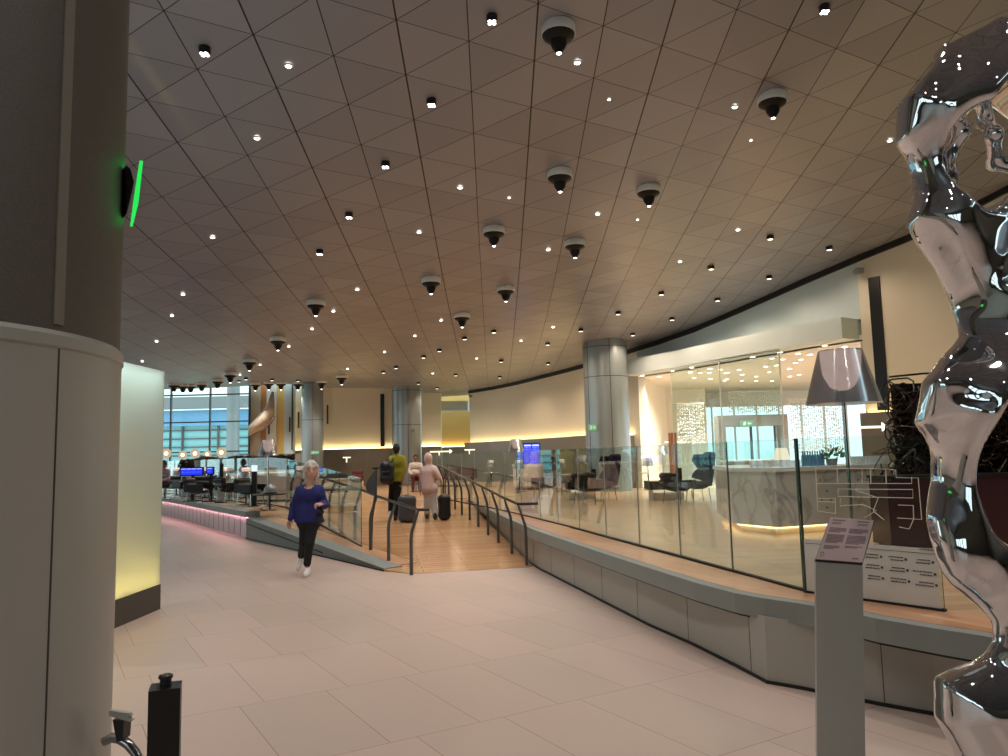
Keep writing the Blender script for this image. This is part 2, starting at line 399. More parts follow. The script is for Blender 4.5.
# platform outline ------------------------------------------------
nose_px = [(600, 551), (650, 567), (700, 582.5), (740, 593), (768, 598), (800, 602.5), (840, 609), (880, 618), (946, 629), (986, 635)]
nose = [onz(x, y, PZ) for x, y in nose_px]
nose = [Vector((v.x, v.y)) for v in nose]
nose = [Vector((.46, 10.91))] + nose
fasc = [onz(x, y, 0) for x, y in [(540, 569.5), (580, 590), (607, 604), (650, 626), (693, 645), (735, 666), (768, 683.5), (800, 689), (840, 697), (880, 705.5), (938, 716)]]
fasc = [Vector((v.x, v.y)) for v in fasc]
rr = Vector((-1.17, 19.8))         # where the right edge of the ramp meets the platform
rl = Vector((-7.6, 19.0))
out_r = [Vector((3.1, 3.9)), Vector((4.2, 2.4)), Vector((9.5, 0)), Vector((20, 0)), Vector((20, 45)), Vector((-30, 45)), Vector((-30, 34))]
left_edge_px = [(160, 497.5), (185, 501.5), (215, 507), (247, 512.6)]
left_edge = [onz(x, y, PZ-.02) for x, y in left_edge_px]; left_edge = [Vector((v.x, v.y)) for v in left_edge]
LK = left_edge[-1]                 # corner where the kerb turns into the ramp side
top_line_d = PZ / RS
def ramp_top(s): return RA + RN * top_line_d + RD * s     # points on the ramp's upper edge
RL0 = Vector((RA.x, RA.y)); RR0 = Vector((RB.x, RB.y))
# the ramp is a fan: left side runs from RA to the kerb corner, right side along the platform fascia
tl = LK + Vector((.15, .35)); 
tR = Vector((-1.0, 20.2)); 
s_l = (tl - RA - RN*top_line_d).dot(RD); s_r = (tR - RA - RN*top_line_d).dot(RD)
RTL = ramp_top(s_l); RTR = ramp_top(s_r)
plat = [RTR] + [Vector((-.75, 18.4)), Vector((-.35, 15.6))] + nose + out_r + [left_edge[0] + Vector((-8, 13))] + left_edge + [RTL]
MB().prism([tuple(p) for p in plat], PZ-.12, PZ).build('floor_lounge', 'lounge_planks', kind='structure')
# ramp surface
ramp = [RA, RB + RD*.02, Vector((.45, 11.0)), Vector((-.35, 15.6)), Vector((-.75, 18.4)), RTR, RTL, LK]
def rzz(x, y): return max(0.004, min(PZ-.001, (Vector((x, y)) - RA).dot(RN) * RS + .004))
MB().prism([tuple(p) for p in [RA, RB, Vector((.36, 11.55)), Vector((-.35, 15.6)), Vector((-.75, 18.4)), RTR, RTL, LK, onz(384, 571.5, 0).to_2d() if hasattr(Vector, 'to_2d') else LK]], -.1, rzz).build('floor_ramp', 'ramp_planks', kind='structure')

def strip(path, off0, off1, z0, z1):
    """band following a path; off = sideways offsets (left positive)"""
    mb = MB(); n = len(path); nm = []
    for i in range(n):
        a = path[max(0, i-1)]; b = path[min(n-1, i+1)]; t = (b - a).normalized(); nm.append(Vector((-t.y, t.x)))
    g = lambda z, p: z(p) if callable(z) else z
    for i in range(n-1):
        p0, p1 = path[i] + nm[i]*off0, path[i+1] + nm[i+1]*off0; q0, q1 = path[i] + nm[i]*off1, path[i+1] + nm[i+1]*off1
        vs = [(*p0, g(z0, p0)), (*p1, g(z0, p1)), (*q1, g(z0, q1)), (*q0, g(z0, q0)), (*p0, g(z1, p0)), (*p1, g(z1, p1)), (*q1, g(z1, q1)), (*q0, g(z1, q0))]
        mb.add(vs, [(0, 3, 2, 1), (4, 5, 6, 7), (0, 1, 5, 4), (1, 2, 6, 5), (2, 3, 7, 6), (3, 0, 4, 7)])
    return mb
# right kerb: nosing + fascia panels (path order: far -> near)
npath = [Vector((-1.0, 19.6)), Vector((-.75, 18.4)), Vector((-.35, 15.6)), Vector((.1, 12.9))] + nose + [Vector((3.1, 3.7))]
strip(npath, -.05, .06, PZ-.14, PZ+.004).build('trim_1', 'fascia_panel', kind='structure')
fpath = [Vector((-.95, 19.6)), Vector((-.70, 18.4)), Vector((-.30, 15.6)), Vector((.15, 12.9))] + fasc + [Vector((3.0, 4.2))]
fb = strip(fpath, 0, .08, 0.02, PZ-.12)
fo = fb.build('wall_kerb', 'pewter_panel', kind='structure')
# panel joints + black shadow lines
mb = strip(fpath, -.012, .0, .0, .022); mb.v += []; mb.build('baseboard_kerb', 'black_joint', kind='structure')
strip(npath, -.012, .06, PZ-.162, PZ-.14).build('trim_2', 'black_joint', kind='structure')
def walk(path, step, start=0):
    out = []; acc = start
    for a, b in zip(path[:-1], path[1:]):
        L = (b-a).length
        while acc < L: out.append((a + (b-a)*(acc/L), (b-a).normalized())); acc += step
        acc -= L
    return out
mb = MB()
for p, t in walk(fpath[3:], 1.0, .3):
    mb.box((p.x, p.y, .22), (.005, .004, .40), math.atan2(t.y, t.x))
mb.build('trim_3', 'dark_base', kind='structure')
strip(npath, .06, .5, PZ, PZ+.006).build('trim_4', 'edge_planks', kind='structure')

# left kerb: pale panels far, grey wedge along the ramp
lw = [Vector(RA) + RN*-.0, LK]
wz = lambda p: max(.01, (Vector(p) - RA).dot(RN) * RS + .02) if (Vector(p)-RA).dot(RN) * RS < PZ else PZ
W0 = onz(384, 571.5, 0); W0 = Vector((W0.x, W0.y)); LK2 = LK + (LK - W0).normalized()*.05
strip([W0, W0.lerp(LK2, .5), LK2], -.30, .0, 0, lambda p: rzz(p.x, p.y) + .014).build('trim_5', 'fascia_panel', kind='structure')
strip([W0.lerp(LK2, .35), LK2], .0, .006, lambda p: max(.02, rzz(p.x, p.y) - .11), lambda p: max(.03, rzz(p.x, p.y) - .09)).build('trim_6', 'black_joint', kind='structure')
strip([W0, LK2], .0, .012, 0, .02).build('baseboard_ramp', 'black_joint', kind='structure')
strip([W0.lerp(LK, .02), W0.lerp(LK, .5), LK], -.62, -.30, lambda p: rzz(p.x, p.y), lambda p: rzz(p.x, p.y) + .008).build('trim_7', 'edge_planks', kind='structure')
le = left_edge
strip(le, -.035, .28, PZ-.12, PZ+.003).build('trim_8', 'fascia_panel', kind='structure')
strip(le, .03, .2, .0, PZ-.12).build('wall_kerb_left', 'pale_panel', kind='structure')
mb = MB()
for p, t in walk(le, .5, .2):
    nrm = Vector((-t.y, t.x)); q = p + nrm*.028; mb.box((q.x, q.y, .25), (.012, .012, .44), math.atan2(t.y, t.x))
mb.build('trim_9', 'dado_stone', kind='structure')
strip(le, -.015, .015, PZ-.124, PZ-.1205).build('trim_10', 'pink_led', kind='structure')

# ceiling ---------------------------------------------------------
xs = np.arange(-26, 14.01, .8); ys = np.arange(-13, 36.01, .8)
vs = [(x, y, cz(x, y)) for y in ys for x in xs]; W_ = len(xs)
fs = [(j*W_+i, j*W_+i+1, (j+1)*W_+i+1, (j+1)*W_+i) for j in range(len(ys)-1) for i in range(W_-1) if not (ys[j] > 30.1 and xs[i] < -8.9)]
cm = MB().add(vs, fs).build('ceiling', 'ceiling_panels', kind='structure', smooth=False)
cm.data.polygons.foreach_set('use_smooth', [True]*len(cm.data.polygons))

# curved outer wall ------------------------------------------------
def wall(name, path, z0, z1, m, th=.25, kind='structure'):
    return strip(path, 0, th, z0, z1).build(name, m, kind=kind)
ceil_top = lambda p: cz(p.x, p.y) + .35
WR = [Vector(p) for p in [(11.8, 8.6), (10.4, 11.9), (8.95, 14.6), (8.45, 15.4), (7.78, 16.25)]]
WB = [Vector(p) for p in [(7.78, 16.25), (7.1, 17.3), (6.14, 19.2), (5.35, 20.9), (4.65, 22.2), (4.1, 23.05)]]
WL = [Vector(p) for p in [(4.1, 23.05), (3.4, 24.5), (2.77, 25.9), (1.75, 28.1), (.61, 30.5), (-.45, 32.2), (-1.55, 33.4)]]
for nm, pa in (('wall_right', WR), ('wall_back', WL)):
    wall(nm, pa, PZ, ceil_top, 'cream_wall', -.25)
CZC = 3.98
wall('wall_bulkhead', WB, CZC + .45, ceil_top, 'blue_wall', -.25)
allw = WR + WB[1:] + WL[1:]
strip(allw, .0, .07, lambda p: cz(p.x, p.y) - .13, lambda p: cz(p.x, p.y) + .05).build('trim_11', 'black_joint', kind='structure')
# dado with cove light on top
def dado(nm, path, zt, zled, n1, n2):
    strip(path, .0, .34, PZ, zt).build(nm, 'dado_stone', kind='structure')
    strip(path, .04, .14, zled, zled + .03).build(n1, 'cove_led', kind='structure')
    strip(path, .27, .34, zt, zt + .07).build(n2, 'dado_stone', kind='structure')
zd = lambda p: 2.20
dado('wall_dado_right', WR, 2.3, 2.31, 'trim_12', 'trim_13')
dado('wall_dado_back', [WL[0].lerp(WL[1], .2)] + WL[1:], 2.2, 2.21, 'trim_14', 'trim_15')
# canopy over the bar lounge
cp = [WB[0].lerp(WB[1], .05)] + WB[1:]
strip(cp, -.25, .62, CZC, CZC + .45).build('ceiling_canopy', 'blue_wall', kind='structure')
room = [(7.78, 16.25), (7.1, 17.3), (6.14, 19.2), (5.35, 20.9), (4.65, 22.2), (4.1, 23.05), (4.6, 30.5), (15.5, 30.5), (15.5, 21), (9.5, 17.2)]
MB().prism(room, CZC, CZC + .1).build('ceiling_bar_lounge', 'white_wall', kind='structure')
# rear walls of the bar lounge
wall('wall_lounge_left', [Vector((4.25, 23.2)), Vector((6.05, 28.2))], PZ, CZC, 'cream_wall', .15)
wall('wall_lounge_right', [Vector((8.0, 16.5)), Vector((15, 21))], PZ, CZC, 'white_wall', .15)
MB().box((6.75, 28.3, (PZ+CZC)/2), (1.5, .2, CZC-PZ)).build('wall_lounge_back', 'white_wall', kind='structure')
MB().box((10.6, 30.4, 3.7), (10, .2, .6)).build('wall_lounge_rear', 'white_wall', kind='structure')

# far left: window wall, beige wall pieces
def vwall(name, x0, x1, Y, z0, z1, m, th=.2, kind='structure'):
    a = at(x0, 460, Y); b = at(x1, 460, Y)
    return MB().box(((a.x+b.x)/2, Y + th/2, (z0+z1)/2), (b.x-a.x, th, z1-z0)).build(name, m, kind=kind)
YW = 31.5
vwall('wall_far', 322, 394, YW, 2.1, 5.2, 'cream_wall')
vwall('wall_far_left', 289, 323, YW, 2.1, 5.2, 'cream_wall')
def dado2(x0, x1, Y, zt, n1, n2):
    a = at(x0, 460, Y); b = at(x1, 460, Y)
    MB().box(((a.x+b.x)/2, Y-.18, (PZ+zt)/2), (b.x-a.x, .4, zt-PZ)).build(n1, 'dado_stone', kind='structure')
    MB().box(((a.x+b.x)/2, Y-.09, zt+.02), (b.x-a.x, .08, .03)).build(n2, 'cove_led', kind='structure')
dado2(289, 394, YW, 2.1, 'wall_dado_far', 'trim_16')
# return piece beside the amber recess
vwall('wall_return', 420, 442, 33.6, PZ, 5.2, 'cream_wall')
vwall('wall_recess', 438, 472, 36.5, PZ, 5.2, 'amber_wall')
dado2(420, 442, 33.6, 2.15, 'wall_dado_return', 'trim_17')
dado2(438, 472, 36.5, 2.15, 'wall_dado_recess', 'trim_18')
a = at(435, 405, 34.2); b = at(468, 405, 34.2)
MB().box(((a.x+b.x)/2, 34.6, 3.95), (b.x-a.x, 1.4, .42)).build('ceiling_recess_canopy', 'blue_wall', kind='structure')
# coloured vertical bays left of the far column
bays = [(249, 260, 'relief_stone'), (260, 266, 'orange_wood'), (266, 276, 'white_wall'), (276, 284, 'amber_wall'), (284, 294, 'blue_wall')]
for i, (x0, x1, mm) in enumerate(bays):
    vwall('wall_bay_%s' % ['stone', 'timber', 'white', 'amber', 'grey'][i], x0, x1, 30.6 + .12*(i % 2), 1.9, 5.0, mm)
vwall('wall_dado_left', 249, 322, 30.2, PZ, 1.95, 'dado_stone')
# thin vertical slots
sm = [(873, 884, 16.0, 5.25, 1.3, 'slot_black')]
p = Vector((8.32, 15.52)); q = Vector((8.2, 15.7))
d_ = (WR[3]-WR[4]).normalized()
mid = at(880, 380, 15.75)
# slot lies on the wall line WR[4]-WR[3]
def wall_hit(x, a, b):
    d = ray(x, 400); s = Vector((d[0], d[1])); e = b - a
    t = (a.x*e.y - a.y*e.x) / (s.x*e.y - s.y*e.x); return s * t
s0 = wall_hit(877.5, WR[4], WR[3]); s1 = wall_hit(889, WR[4], WR[3])
nn_ = Vector((-(s1-s0).y, (s1-s0).x)).normalized()
if nn_.dot(s0) > 0: nn_ = -nn_
MB().prism([tuple(s0), tuple(s1), tuple(s1 + nn_*.03), tuple(s0 + nn_*.03)], 2.42, 5.28).build('wall_slot', 'slot_black', kind='structure')
for i, (x, y0, y1, w) in enumerate([(382.2, 394, 447, .07), (327.5, 405, 424, .05), (298.5, 412, 428, .05), (289.8, 417, 432, .05), (269, 420, 434, .05), (292.5, 376, 450, .05)]):
    Yq = YW - .05 if x > 294 else 30.5
    t_ = at(x, y0, Yq); b_ = at(x, y1, Yq)
    MB().box((t_.x, Yq, (t_.z+b_.z)/2), (w*2.2 if i == 0 else w, .06, t_.z-b_.z)).build('wall_slot', 'slot_black' if i == 0 else 'dark_base', kind='structure')

# window wall
win_lo, win_hi = at(158, 460, 30.5).x, at(249, 460, 30.5).x
mb = MB()
for k in range(9):
    x = win_lo - 9 + (win_hi - win_lo + 9) * k / 8; mb.box((x, 30.5, 2.9), (.05, .12, 4.7))
for z in (.9, 2.1, 3.3, 4.4): mb.box(((win_lo-9+win_hi)/2, 30.5, z), (win_hi-win_lo+9, .1, .05))
w1 = empty('window_1', (win_lo-4, 30.5, PZ), kind='structure')
mb.build('window_frame', 'post_grey', w1, world=True)
MB().box(((win_lo-9+win_hi)/2, 30.52, 2.85), (win_hi-win_lo+9, .02, 4.6)).build('pane', 'window_glass', w1, world=True)
# outside: neighbouring glazed pier seen through the window
t = empty('terminal_building', (-24, 62, 0), label='glazed airport building with grey canopy beyond the window wall', cat='building')
m = mat('facade_glass', (140, 196, 198), .25); 
mb = MB().box((-28, 64, 1), (44, 1, 10.2)); mb.build('facade', 'facade_glass', t, world=True)
mb = MB()
for z in np.arange(-.5, 5.2, .7): mb.box((-28, 63.4, z), (44, .12, .1))
for x in np.arange(-48, -7, 3.0): mb.box((x, 63.4, 2), (.14, .14, 7.6))
mb.build('mullion_grid', 'post_grey', t, world=True)
a = at(160, 408, 58); b = at(160, 395, 58)
MB().box((-27, 62.6, (at(200, 408, 62).z + at(200, 396.5, 62).z)/2), (40, .8, at(200, 396.5, 62).z - at(200, 408, 62).z)).build('canopy', 'planter_grey', t, world=True)
MB().box((-26, 63.2, at(200, 418, 63).z), (36, .3, 1.3)).build('sky_louvre', mat('louvre_blue', (116, 168, 206), .3), t, world=True)
MB().lathe([(.45, -1), (.45, 8.5)], (at(233, 430, 55).x, 55, 0), 20).build('pier', 'planter_grey', t, world=True, smooth=True)

# side and rear enclosure (out of frame)
mb = MB().box((-16.5, 7, .4), (.3, 46, .8)).box((-16.5, 7, 6.6), (.3, 46, 4)).box((-16.5, -4, 2.7), (.3, 24, 3.8))
for k in range(6, 12): mb.box((-16.5, -14 + k*4, 2.7), (.25, .18, 3.8))
mb.build('wall_left', 'cream_wall', kind='structure')
for k in range(6, 11): MB().box((-16.5, -12 + k*4, 2.7), (.02, 3.82, 3.8)).build('window_%d' % (k - 2), 'window_glass', kind='structure')
MB().box((-4, -12.5, .5), (44, .3, 1.0)).box((-4, -12.5, 6.8), (44, .3, 4.6)).box((-20, -12.5, 2.75), (12, .3, 3.5)).box((8, -12.5, 2.75), (20, .3, 3.5)).box((-8, -12.5, 2.75), (.4, .3, 3.5)).box((-5, -12.5, 2.75), (.4, .3, 3.5)).box((-11, -12.5, 2.75), (.4, .3, 3.5)).build('wall_rear', 'dado_stone', kind='structure')
MB().box((12.5, -2, 3), (.3, 24, 10)).build('wall_right_rear', 'dado_stone', kind='structure')

# ------------------------------------------------------------------ columns
def column(px, Yc, dia, zb, zt, mname, label, seams=(3.1,), collar=None, seam_az=None):
    c = at(px, 440, Yc); t = empty('column', (c.x, Yc, zb), kind='structure')
    R_ = dia/2
    MB().lathe([(R_, 0), (R_, zt-zb)], n=64).build('shaft', mname, t, smooth=True)
    mb = MB()
    for s in seams: mb.lathe([(R_+.002, s-zb-.008), (R_+.003, s-zb+.008)], n=64, cap=False)
    for azz in (seam_az or (-1.35,)):
        mb.box((R_*math.cos(azz), R_*math.sin(azz), (zt-zb)/2), (.012, .012, zt-zb), azz)
    mb.build('joint', 'black_joint', t)
    return t
c1 = column(608, 22.0, 1.28, PZ, cz(3, 22)+.15, 'column_metal', '', (3.85, 4.72), None, (-1.5, -2.6))
column(407, 31.0, 1.2, PZ, cz(-4, 31)+.1, 'column_metal', '', (3.0, 4.4))
column(312.5, 29.2, .82, PZ, 4.6, 'column_metal', '', (3.2,))
# big near column, wrapped in dark mesh above a metal skirt
nc = empty('column', (-1.68, 1.98, 0), kind='structure')
MB().lathe([(.600, 0), (.600, 1.945)], n=128).build('skirt', 'column_warm', nc, smooth=True)
MB().lathe([(.6, 1.94), (.605, 1.945), (.605, 1.972), (.594, 1.985)], n=128, cap=False).build('collar_band', 'brushed_grey', nc, smooth=True)
m = mat('perforated', (78, 72, 64), .55, .3); N = NT(m)
tc = N.n('TexCoord'); vo = N.n('TexVoronoi'); vo.inputs['Scale'].default_value = 260; N.l(tc.outputs['Object'], vo.inputs['Vector'])
N.l(N.mix(N.math('LESS_THAN', vo.outputs['Distance'], .3), lin((98, 94, 86)), lin((76, 72, 66))), N.b.inputs['Base Color'])
MB().lathe([(.594, 1.98), (.594, 7.6)], n=128).build('upper_sleeve', 'perforated', nc, smooth=True)
az = math.atan2(onz(52, 756, .9).y - 1.98, 0)
# vertical seam seen at the left of the frame
def col_hit(px, py=500):
    d = ray(px, py); d = Vector((d[0], d[1])).normalized(); c = Vector((-1.68, 1.98)); b = d.dot(c); return d * (b - math.sqrt(b*b - c.length_squared + .6**2))
h = col_hit(53.5) - Vector((-1.68, 1.98)); az = math.atan2(h.y, h.x)
MB().box((.6*math.cos(az), .6*math.sin(az), .97), (.003, .004, 1.94), az).build('joint', 'dark_base', nc)
MB().box((.594*math.cos(az), .594*math.sin(az), 4.8), (.008, .030, 5.6), az).build('seam_strip', 'seam_grey', nc)

# ------------------------------------------------------------------ luminous glass wall at the left
P0 = onz(114, 628, 0); P1 = onz(158.5, 609, 0)
dv = (P1 - P0).normalized(); P00 = P0 - dv*1.6; nrm = Vector((-dv.y, dv.x, 0)).normalized()
t = empty('luminous_glass_wall', (P0+P1)/2, label='tall frosted glass wall glowing yellow at its foot beside the big column', cat='glass wall')
L_ = (P1-P00).length; cen = (P00+P1)/2; an = math.atan2(dv.y, dv.x)
def lw_box(off, w, z0, z1, L=L_, sh=0):
    c = cen + nrm*off + dv*sh; return MB().box((c.x, c.y, (z0+z1)/2), (L, w, z1-z0), an)
lw_box(.12, .28, 0, .28).build('plinth', 'dark_base', t, world=True)
lw_box(0, .02, .28, 2.74).build('front_pane', 'frosted_glass', t, world=True)
lw_box(.24, .02, .28, 2.74).build('rear_pane', 'white_paint', t, world=True)
lw_box(.12, .23, .30, 2.74, .02, L_/2-.01).build('end_pane', 'frosted_glass', t, world=True)
lw_box(.12, .06, .285, .31, L_-.1).build('light_strip', 'panel_led', t, world=True)
lw_box(.14, .16, 2.70, 2.72, L_-.1).build('light_strip', em('panel_top_fill', (214, 246, 240), 9), t, world=True)  # added cool fill inside the top, standing in for daylight on the upper pane

# ------------------------------------------------------------------ glass balustrades
def balustrade(name, pts, ztop, zfun, label, dark_end=None, pts_base=None):
    t = empty(name, (*pts[0], zfun(pts[0])), label=label, cat='glass railing')
    for a, b in zip(pts[:-1], pts[1:]):
        d = (b - a).normalized(); n = Vector((-d.y, d.x)) * .006; a2 = a + d*.006; b2 = b - d*.006
        q = [a2 + n, b2 + n, b2 - n, a2 - n]
        mb = MB(); zb = [zfun(x) for x in (a, b, b, a)]; zt = [ztop(x) for x in (a, b, b, a)]
        vs = [(q[i].x, q[i].y, zb[i]) for i in range(4)] + [(q[i].x, q[i].y, zt[i]) for i in range(4)]
        mb.k = 0; mb.add(vs, [(0, 1, 5, 4), (2, 3, 7, 6)]); mb.k = 1; mb.add(vs, [(1, 2, 6, 5), (3, 0, 4, 7), (4, 5, 6, 7), (0, 3, 2, 1)])
        mb.build('glass_pane', ['clear_glass', 'glass_edge_dark' if (Vector((a.x, a.y)) - pts[0]).length < .01 else 'glass_edge'], t, world=True)
    mb = strip(pts, -.02, .02, lambda p: zfun(p), lambda p: zfun(p)+.022); mb.build('base_channel', 'black_joint', t, world=True)
    return t
v2 = lambda v: Vector((v.x, v.y))
gp = [v2(onz(805, 592, PZ)), v2(onz(733, 572, PZ)), v2(onz(681, 557.5, PZ)), v2(onz(640, 546.5, PZ)), v2(onz(606.5, 537.5, PZ)), v2(onz(579.7, 530, PZ)), v2(onz(558.5, 524.5, PZ)), v2(onz(540.5, 520, PZ))]
ext = [gp[-1] + (gp[-1]-gp[-3]).normalized()*1.1*k + Vector((-.03*k*k*.3, 0)) for k in range(1, 9)]
balustrade('glass_balustrade', gp + ext, lambda p: PZ+1.15, lambda p: PZ, 'clear frameless glass railing along the wooden platform edge right of the ramp')
# directory pane, turning the corner
g0 = v2(onz(805.5, 593, PZ)); g1 = v2(onz(946, 612.5, PZ)); g2 = g1 + (g1-g0).normalized()*.9
t = balustrade('glass_directory_panel', [g0, g1], lambda p: PZ+1.15, lambda p: PZ, 'glass pane printed with a floor map above a white directory, behind the pedestal')
MB().box((g0.x, g0.y, PZ+.575), (.022, .022, 1.15), .4).build('edge_seal', 'glass_edge_dark', t, world=True)
d = (g1-g0).normalized(); nf = Vector((d.y, -d.x));
if nf.dot(g0) > 0: nf = -nf
L_ = (g1-g0).length; an = math.atan2(d.y, d.x); ang_ = an
def onpane(s, z, off): p = g0 + d*s + nf*off; return Vector((p.x, p.y, z))
mb0 = MB().slab([onpane(.02, PZ+.02, .0085), onpane(L_-.02, PZ+.02, .0085), onpane(L_-.02, PZ+.40, .0085), onpane(.02, PZ+.40, .0085)], (nf.x*.002, nf.y*.002, 0)); wp = mb0.build('white_print', 'white_vinyl', t, world=True, label='white printed lower half of the pane')
def pane_hit(x, y):
    r = ray(x, y); s = Vector((r[0], r[1])); e = d; a = g0 + nf*.012
    tt = (a.x*e.y - a.y*e.x) / (s.x*e.y - s.y*e.x); p = O + r*tt; return ((v2(Vector(p)) - a).dot(d), p[2])
# rows of tiny mirrored captions: dots and short dashes
mb = MB(); md = MB()
for (x, y) in [(917, 558), (933, 562.5), (935, 574.5), (936.5, 585.5), (905.8, 559.5), (907.5, 570.5), (909, 581.5), (881, 556.8), (882, 567.5), (883, 578.5), (937, 549)]:
    if (x, y) in [(917, 558)]: continue
    s, z = pane_hit(x, y)
    r_ = .009; ring = [onpane(s + r_*math.cos(k*PI/5), z + r_*math.sin(k*PI/5), .012) for k in range(10)]
    MB().slab(ring, (nf.x*.001, nf.y*.001, 0)).build('marker_dot', 'ink', wp, world=True)
    for row, ln in ((.010, random.uniform(.07, .11)), (-.010, random.uniform(.07, .12))):
        q = s - .018
        while q > s - .018 - ln:
            w = random.uniform(.008, .022); a_ = [onpane(q, z+row-.0035, .012), onpane(q-w, z+row-.0035, .012), onpane(q-w, z+row+.0035, .012), onpane(q, z+row+.0035, .012)]
            mb.slab(a_, (nf.x*.001, nf.y*.001, 0)); q -= w + .004
s, z = pane_hit(915, 554); s2, z2 = pane_hit(938, 555.5)
mb.slab([onpane(.03, z+.012, .012), onpane(L_-.03, z2+.004, .012), onpane(L_-.03, z2+.007, .012), onpane(.03, z+.015, .012)], (nf.x*.001, nf.y*.001, 0))
mb.build('caption_print', 'ink', wp, world=True)
def mapline(px):
    pts = []
    for x, y in px: s, z = pane_hit(x, y); pts.append(onpane(s, z, .009))
    return pts
mb = MB()
for ln in [[(815.5, 468), (888, 469), (895.5, 470), (896, 477.5), (918, 478), (921.5, 519.5), (897, 518)], [(815.5, 468), (817.5, 511), (835.5, 513.7), (835, 498.5), (818, 498.5)], [(840, 498), (840, 506), (862, 504.5), (876, 510.5), (864, 518)],
           [(817, 483.5), (911.5, 483.5), (911.5, 477)], [(838, 489), (912.5, 489.5), (912.8, 498), (838, 496.5), (838, 489)], [(861.7, 468.5), (862, 483)], [(870.3, 468.5), (870.6, 483)], [(885.5, 468.5), (886, 483)], [(837, 468.5), (837.5, 483)], [(817, 501.5), (835, 502)], [(855, 490), (878, 498), (873, 511), (884, 520)], [(898, 505), (913, 505.5), (913.5, 519), (909, 529), (899, 527)]]:
    mb.tube(mapline(ln), .0032, 4)
mb.build('map_print', 'map_line', t, world=True)
for (x, y) in [(857.7, 480), (866.8, 480), (882, 480), (890, 480), (886.7, 498.5), (880.5, 510), (827, 507.5), (827, 491), (821.7, 499.8), (831, 499.8), (820, 480)]:
    s, z = pane_hit(x, y); MB().slab([onpane(s+.007*math.cos(k*PI/4), z+.007*math.sin(k*PI/4), .010) for k in range(8)], (nf.x*.001, nf.y*.001, 0)).build('map_marker', 'ink', t, world=True)
# left balustrade beside the ramp and along the far kerb
ofs = Vector((-.0, -.0))
lp = [v2(onramp(x, y)) for x, y in [(361.5, 547.5), (339, 535), (318, 524), (301, 515.5), (286, 508)]]
lp += [v2(onz(x, y, PZ)) for x, y in [(268, 504.5), (247, 503.2), (225, 500.2), (205, 497.8), (187, 495.8), (163, 493)]]
balustrade('glass_balustrade', lp, lambda p: rz(p.x, p.y) + 1.18, lambda p: rz(p.x, p.y), 'clear glass railing up the left side of the ramp, ending in a dark vertical edge')
# ------------------------------------------------------------------ handrails
def handrail(bases, inward, label, end_dir, h=.90):
    t = empty('handrail', bases[0], label=label, cat='handrail')
    tops = []
    for b in bases:
        b = Vector(b); i3 = Vector((*inward, 0))
        pts = [b, b + Vector((0, 0, .50)), b + Vector((0, 0, .60)) + i3*.012, b + Vector((0, 0, h-.05)) + i3*.095, b + Vector((0, 0, h)) + i3*.11]
        MB().tube(pts, [.046, .044, .042, .034, .026], 4, flat=.7).build('post', 'post_grey', t, world=True)
        tops.append(b + Vector((0, 0, h)) + i3*.11)
    mb = MB().tube([tops[0] + Vector(end_dir), tops[0] + Vector((0, 0, .01))] + tops[1:], .022, 8)
    mb.build('rail', 'rail_dark', t, world=True, smooth=True)
    return t
rb = [onramp(x, y) for x, y in [(526.8, 566.3), (512, 554.3), (498.6, 543.7), (488.3, 535.2), (478.5, 527.2), (469.8, 520.4), (462, 515.1), (455.2, 509.8), (449, 505), (443.5, 501)]]
handrail(rb, (-.97, -.2), 'dark metal handrail on curved posts climbing the right side of the ramp', (.30, .04, .01))
lb = [onramp(x, y) for x, y in [(411.5, 575.5), (388.8, 561.7), (370.6, 551), (355, 541), (342, 534), (329.5, 528), (319, 522), (309.5, 517), (300, 512.5), (291, 508.5)]]
handrail(lb, (.95, .3), 'dark metal handrail on curved posts climbing the left side of the ramp', (.16, -.02, .01))
p = lb[0] + Vector((.11, -.04, 0))
# dark wing-shaped panel on its tall post
p = lb[2]; Yb = p.y + .02
t = empty('wing_sign_post', p + Vector((0.03, .06, 0)), label='tall slim grey post with dark wing-shaped panel and small T top beside the ramp', cat='post')
MB().tube([at(370.8, 550.5, Yb), at(371.5, 520, Yb), at(375.5, 495, Yb), at(376.3, 469, Yb)], [.03, .028, .024, .02], 6).build('pole', 'post_grey', t, world=True)
MB().slab([at(x, y, Yb) for x, y in [(376.1, 469.5), (373.5, 472), (371, 475.6), (367.4, 481), (365.6, 486.6), (366.7, 490.8), (372, 494.4), (376.1, 495.6)]], (0, .03, 0)).build('wing_panel', 'post_grey', t, world=True)
MB().slab([at(x, y, Yb-.02) for x, y in [(372.4, 467.6), (378.8, 467.2), (378.8, 469), (372.4, 469.4)]], (0, .08, 0)).build('top_plate', 'black_plastic', t, world=True)

# ================================================================== FOREGROUND
# information pedestal
Dp = 3.45
t = empty('information_pedestal', (1.5, Dp, 0), label='slim grey metal pedestal with a slanted mauve text plaque in front of the kerb', cat='pedestal')
def floorpt(px, D):
    for y in np.arange(700, 900, .5):
        if at(px, y, D).z <= 0: break
    p = at(px, y, D); p.z = 0; return p
q = [at(815.8, 561.5, Dp), at(862.6, 564.5, Dp), floorpt(866.5, Dp), floorpt(818, Dp)]
MB().slab(q, (.045, .13, 0)).build('stand', 'brushed_grey', t, world=True)
a, b, c, d4 = at(815.5, 559.5, Dp-.01), at(863, 563, Dp-.01), at(875.5, 520.3, Dp+.20), at(830, 517, Dp+.20)
nn = (b-a).cross(d4-a).normalized()
if nn.z < 0: nn = -nn
MB().slab([a, b, c, d4], nn*-.014).build('plaque_back', 'black_plastic', t, world=True)
def pl(u, v, o=.0): return a + (b-a)*u + (d4-a)*v + nn*o
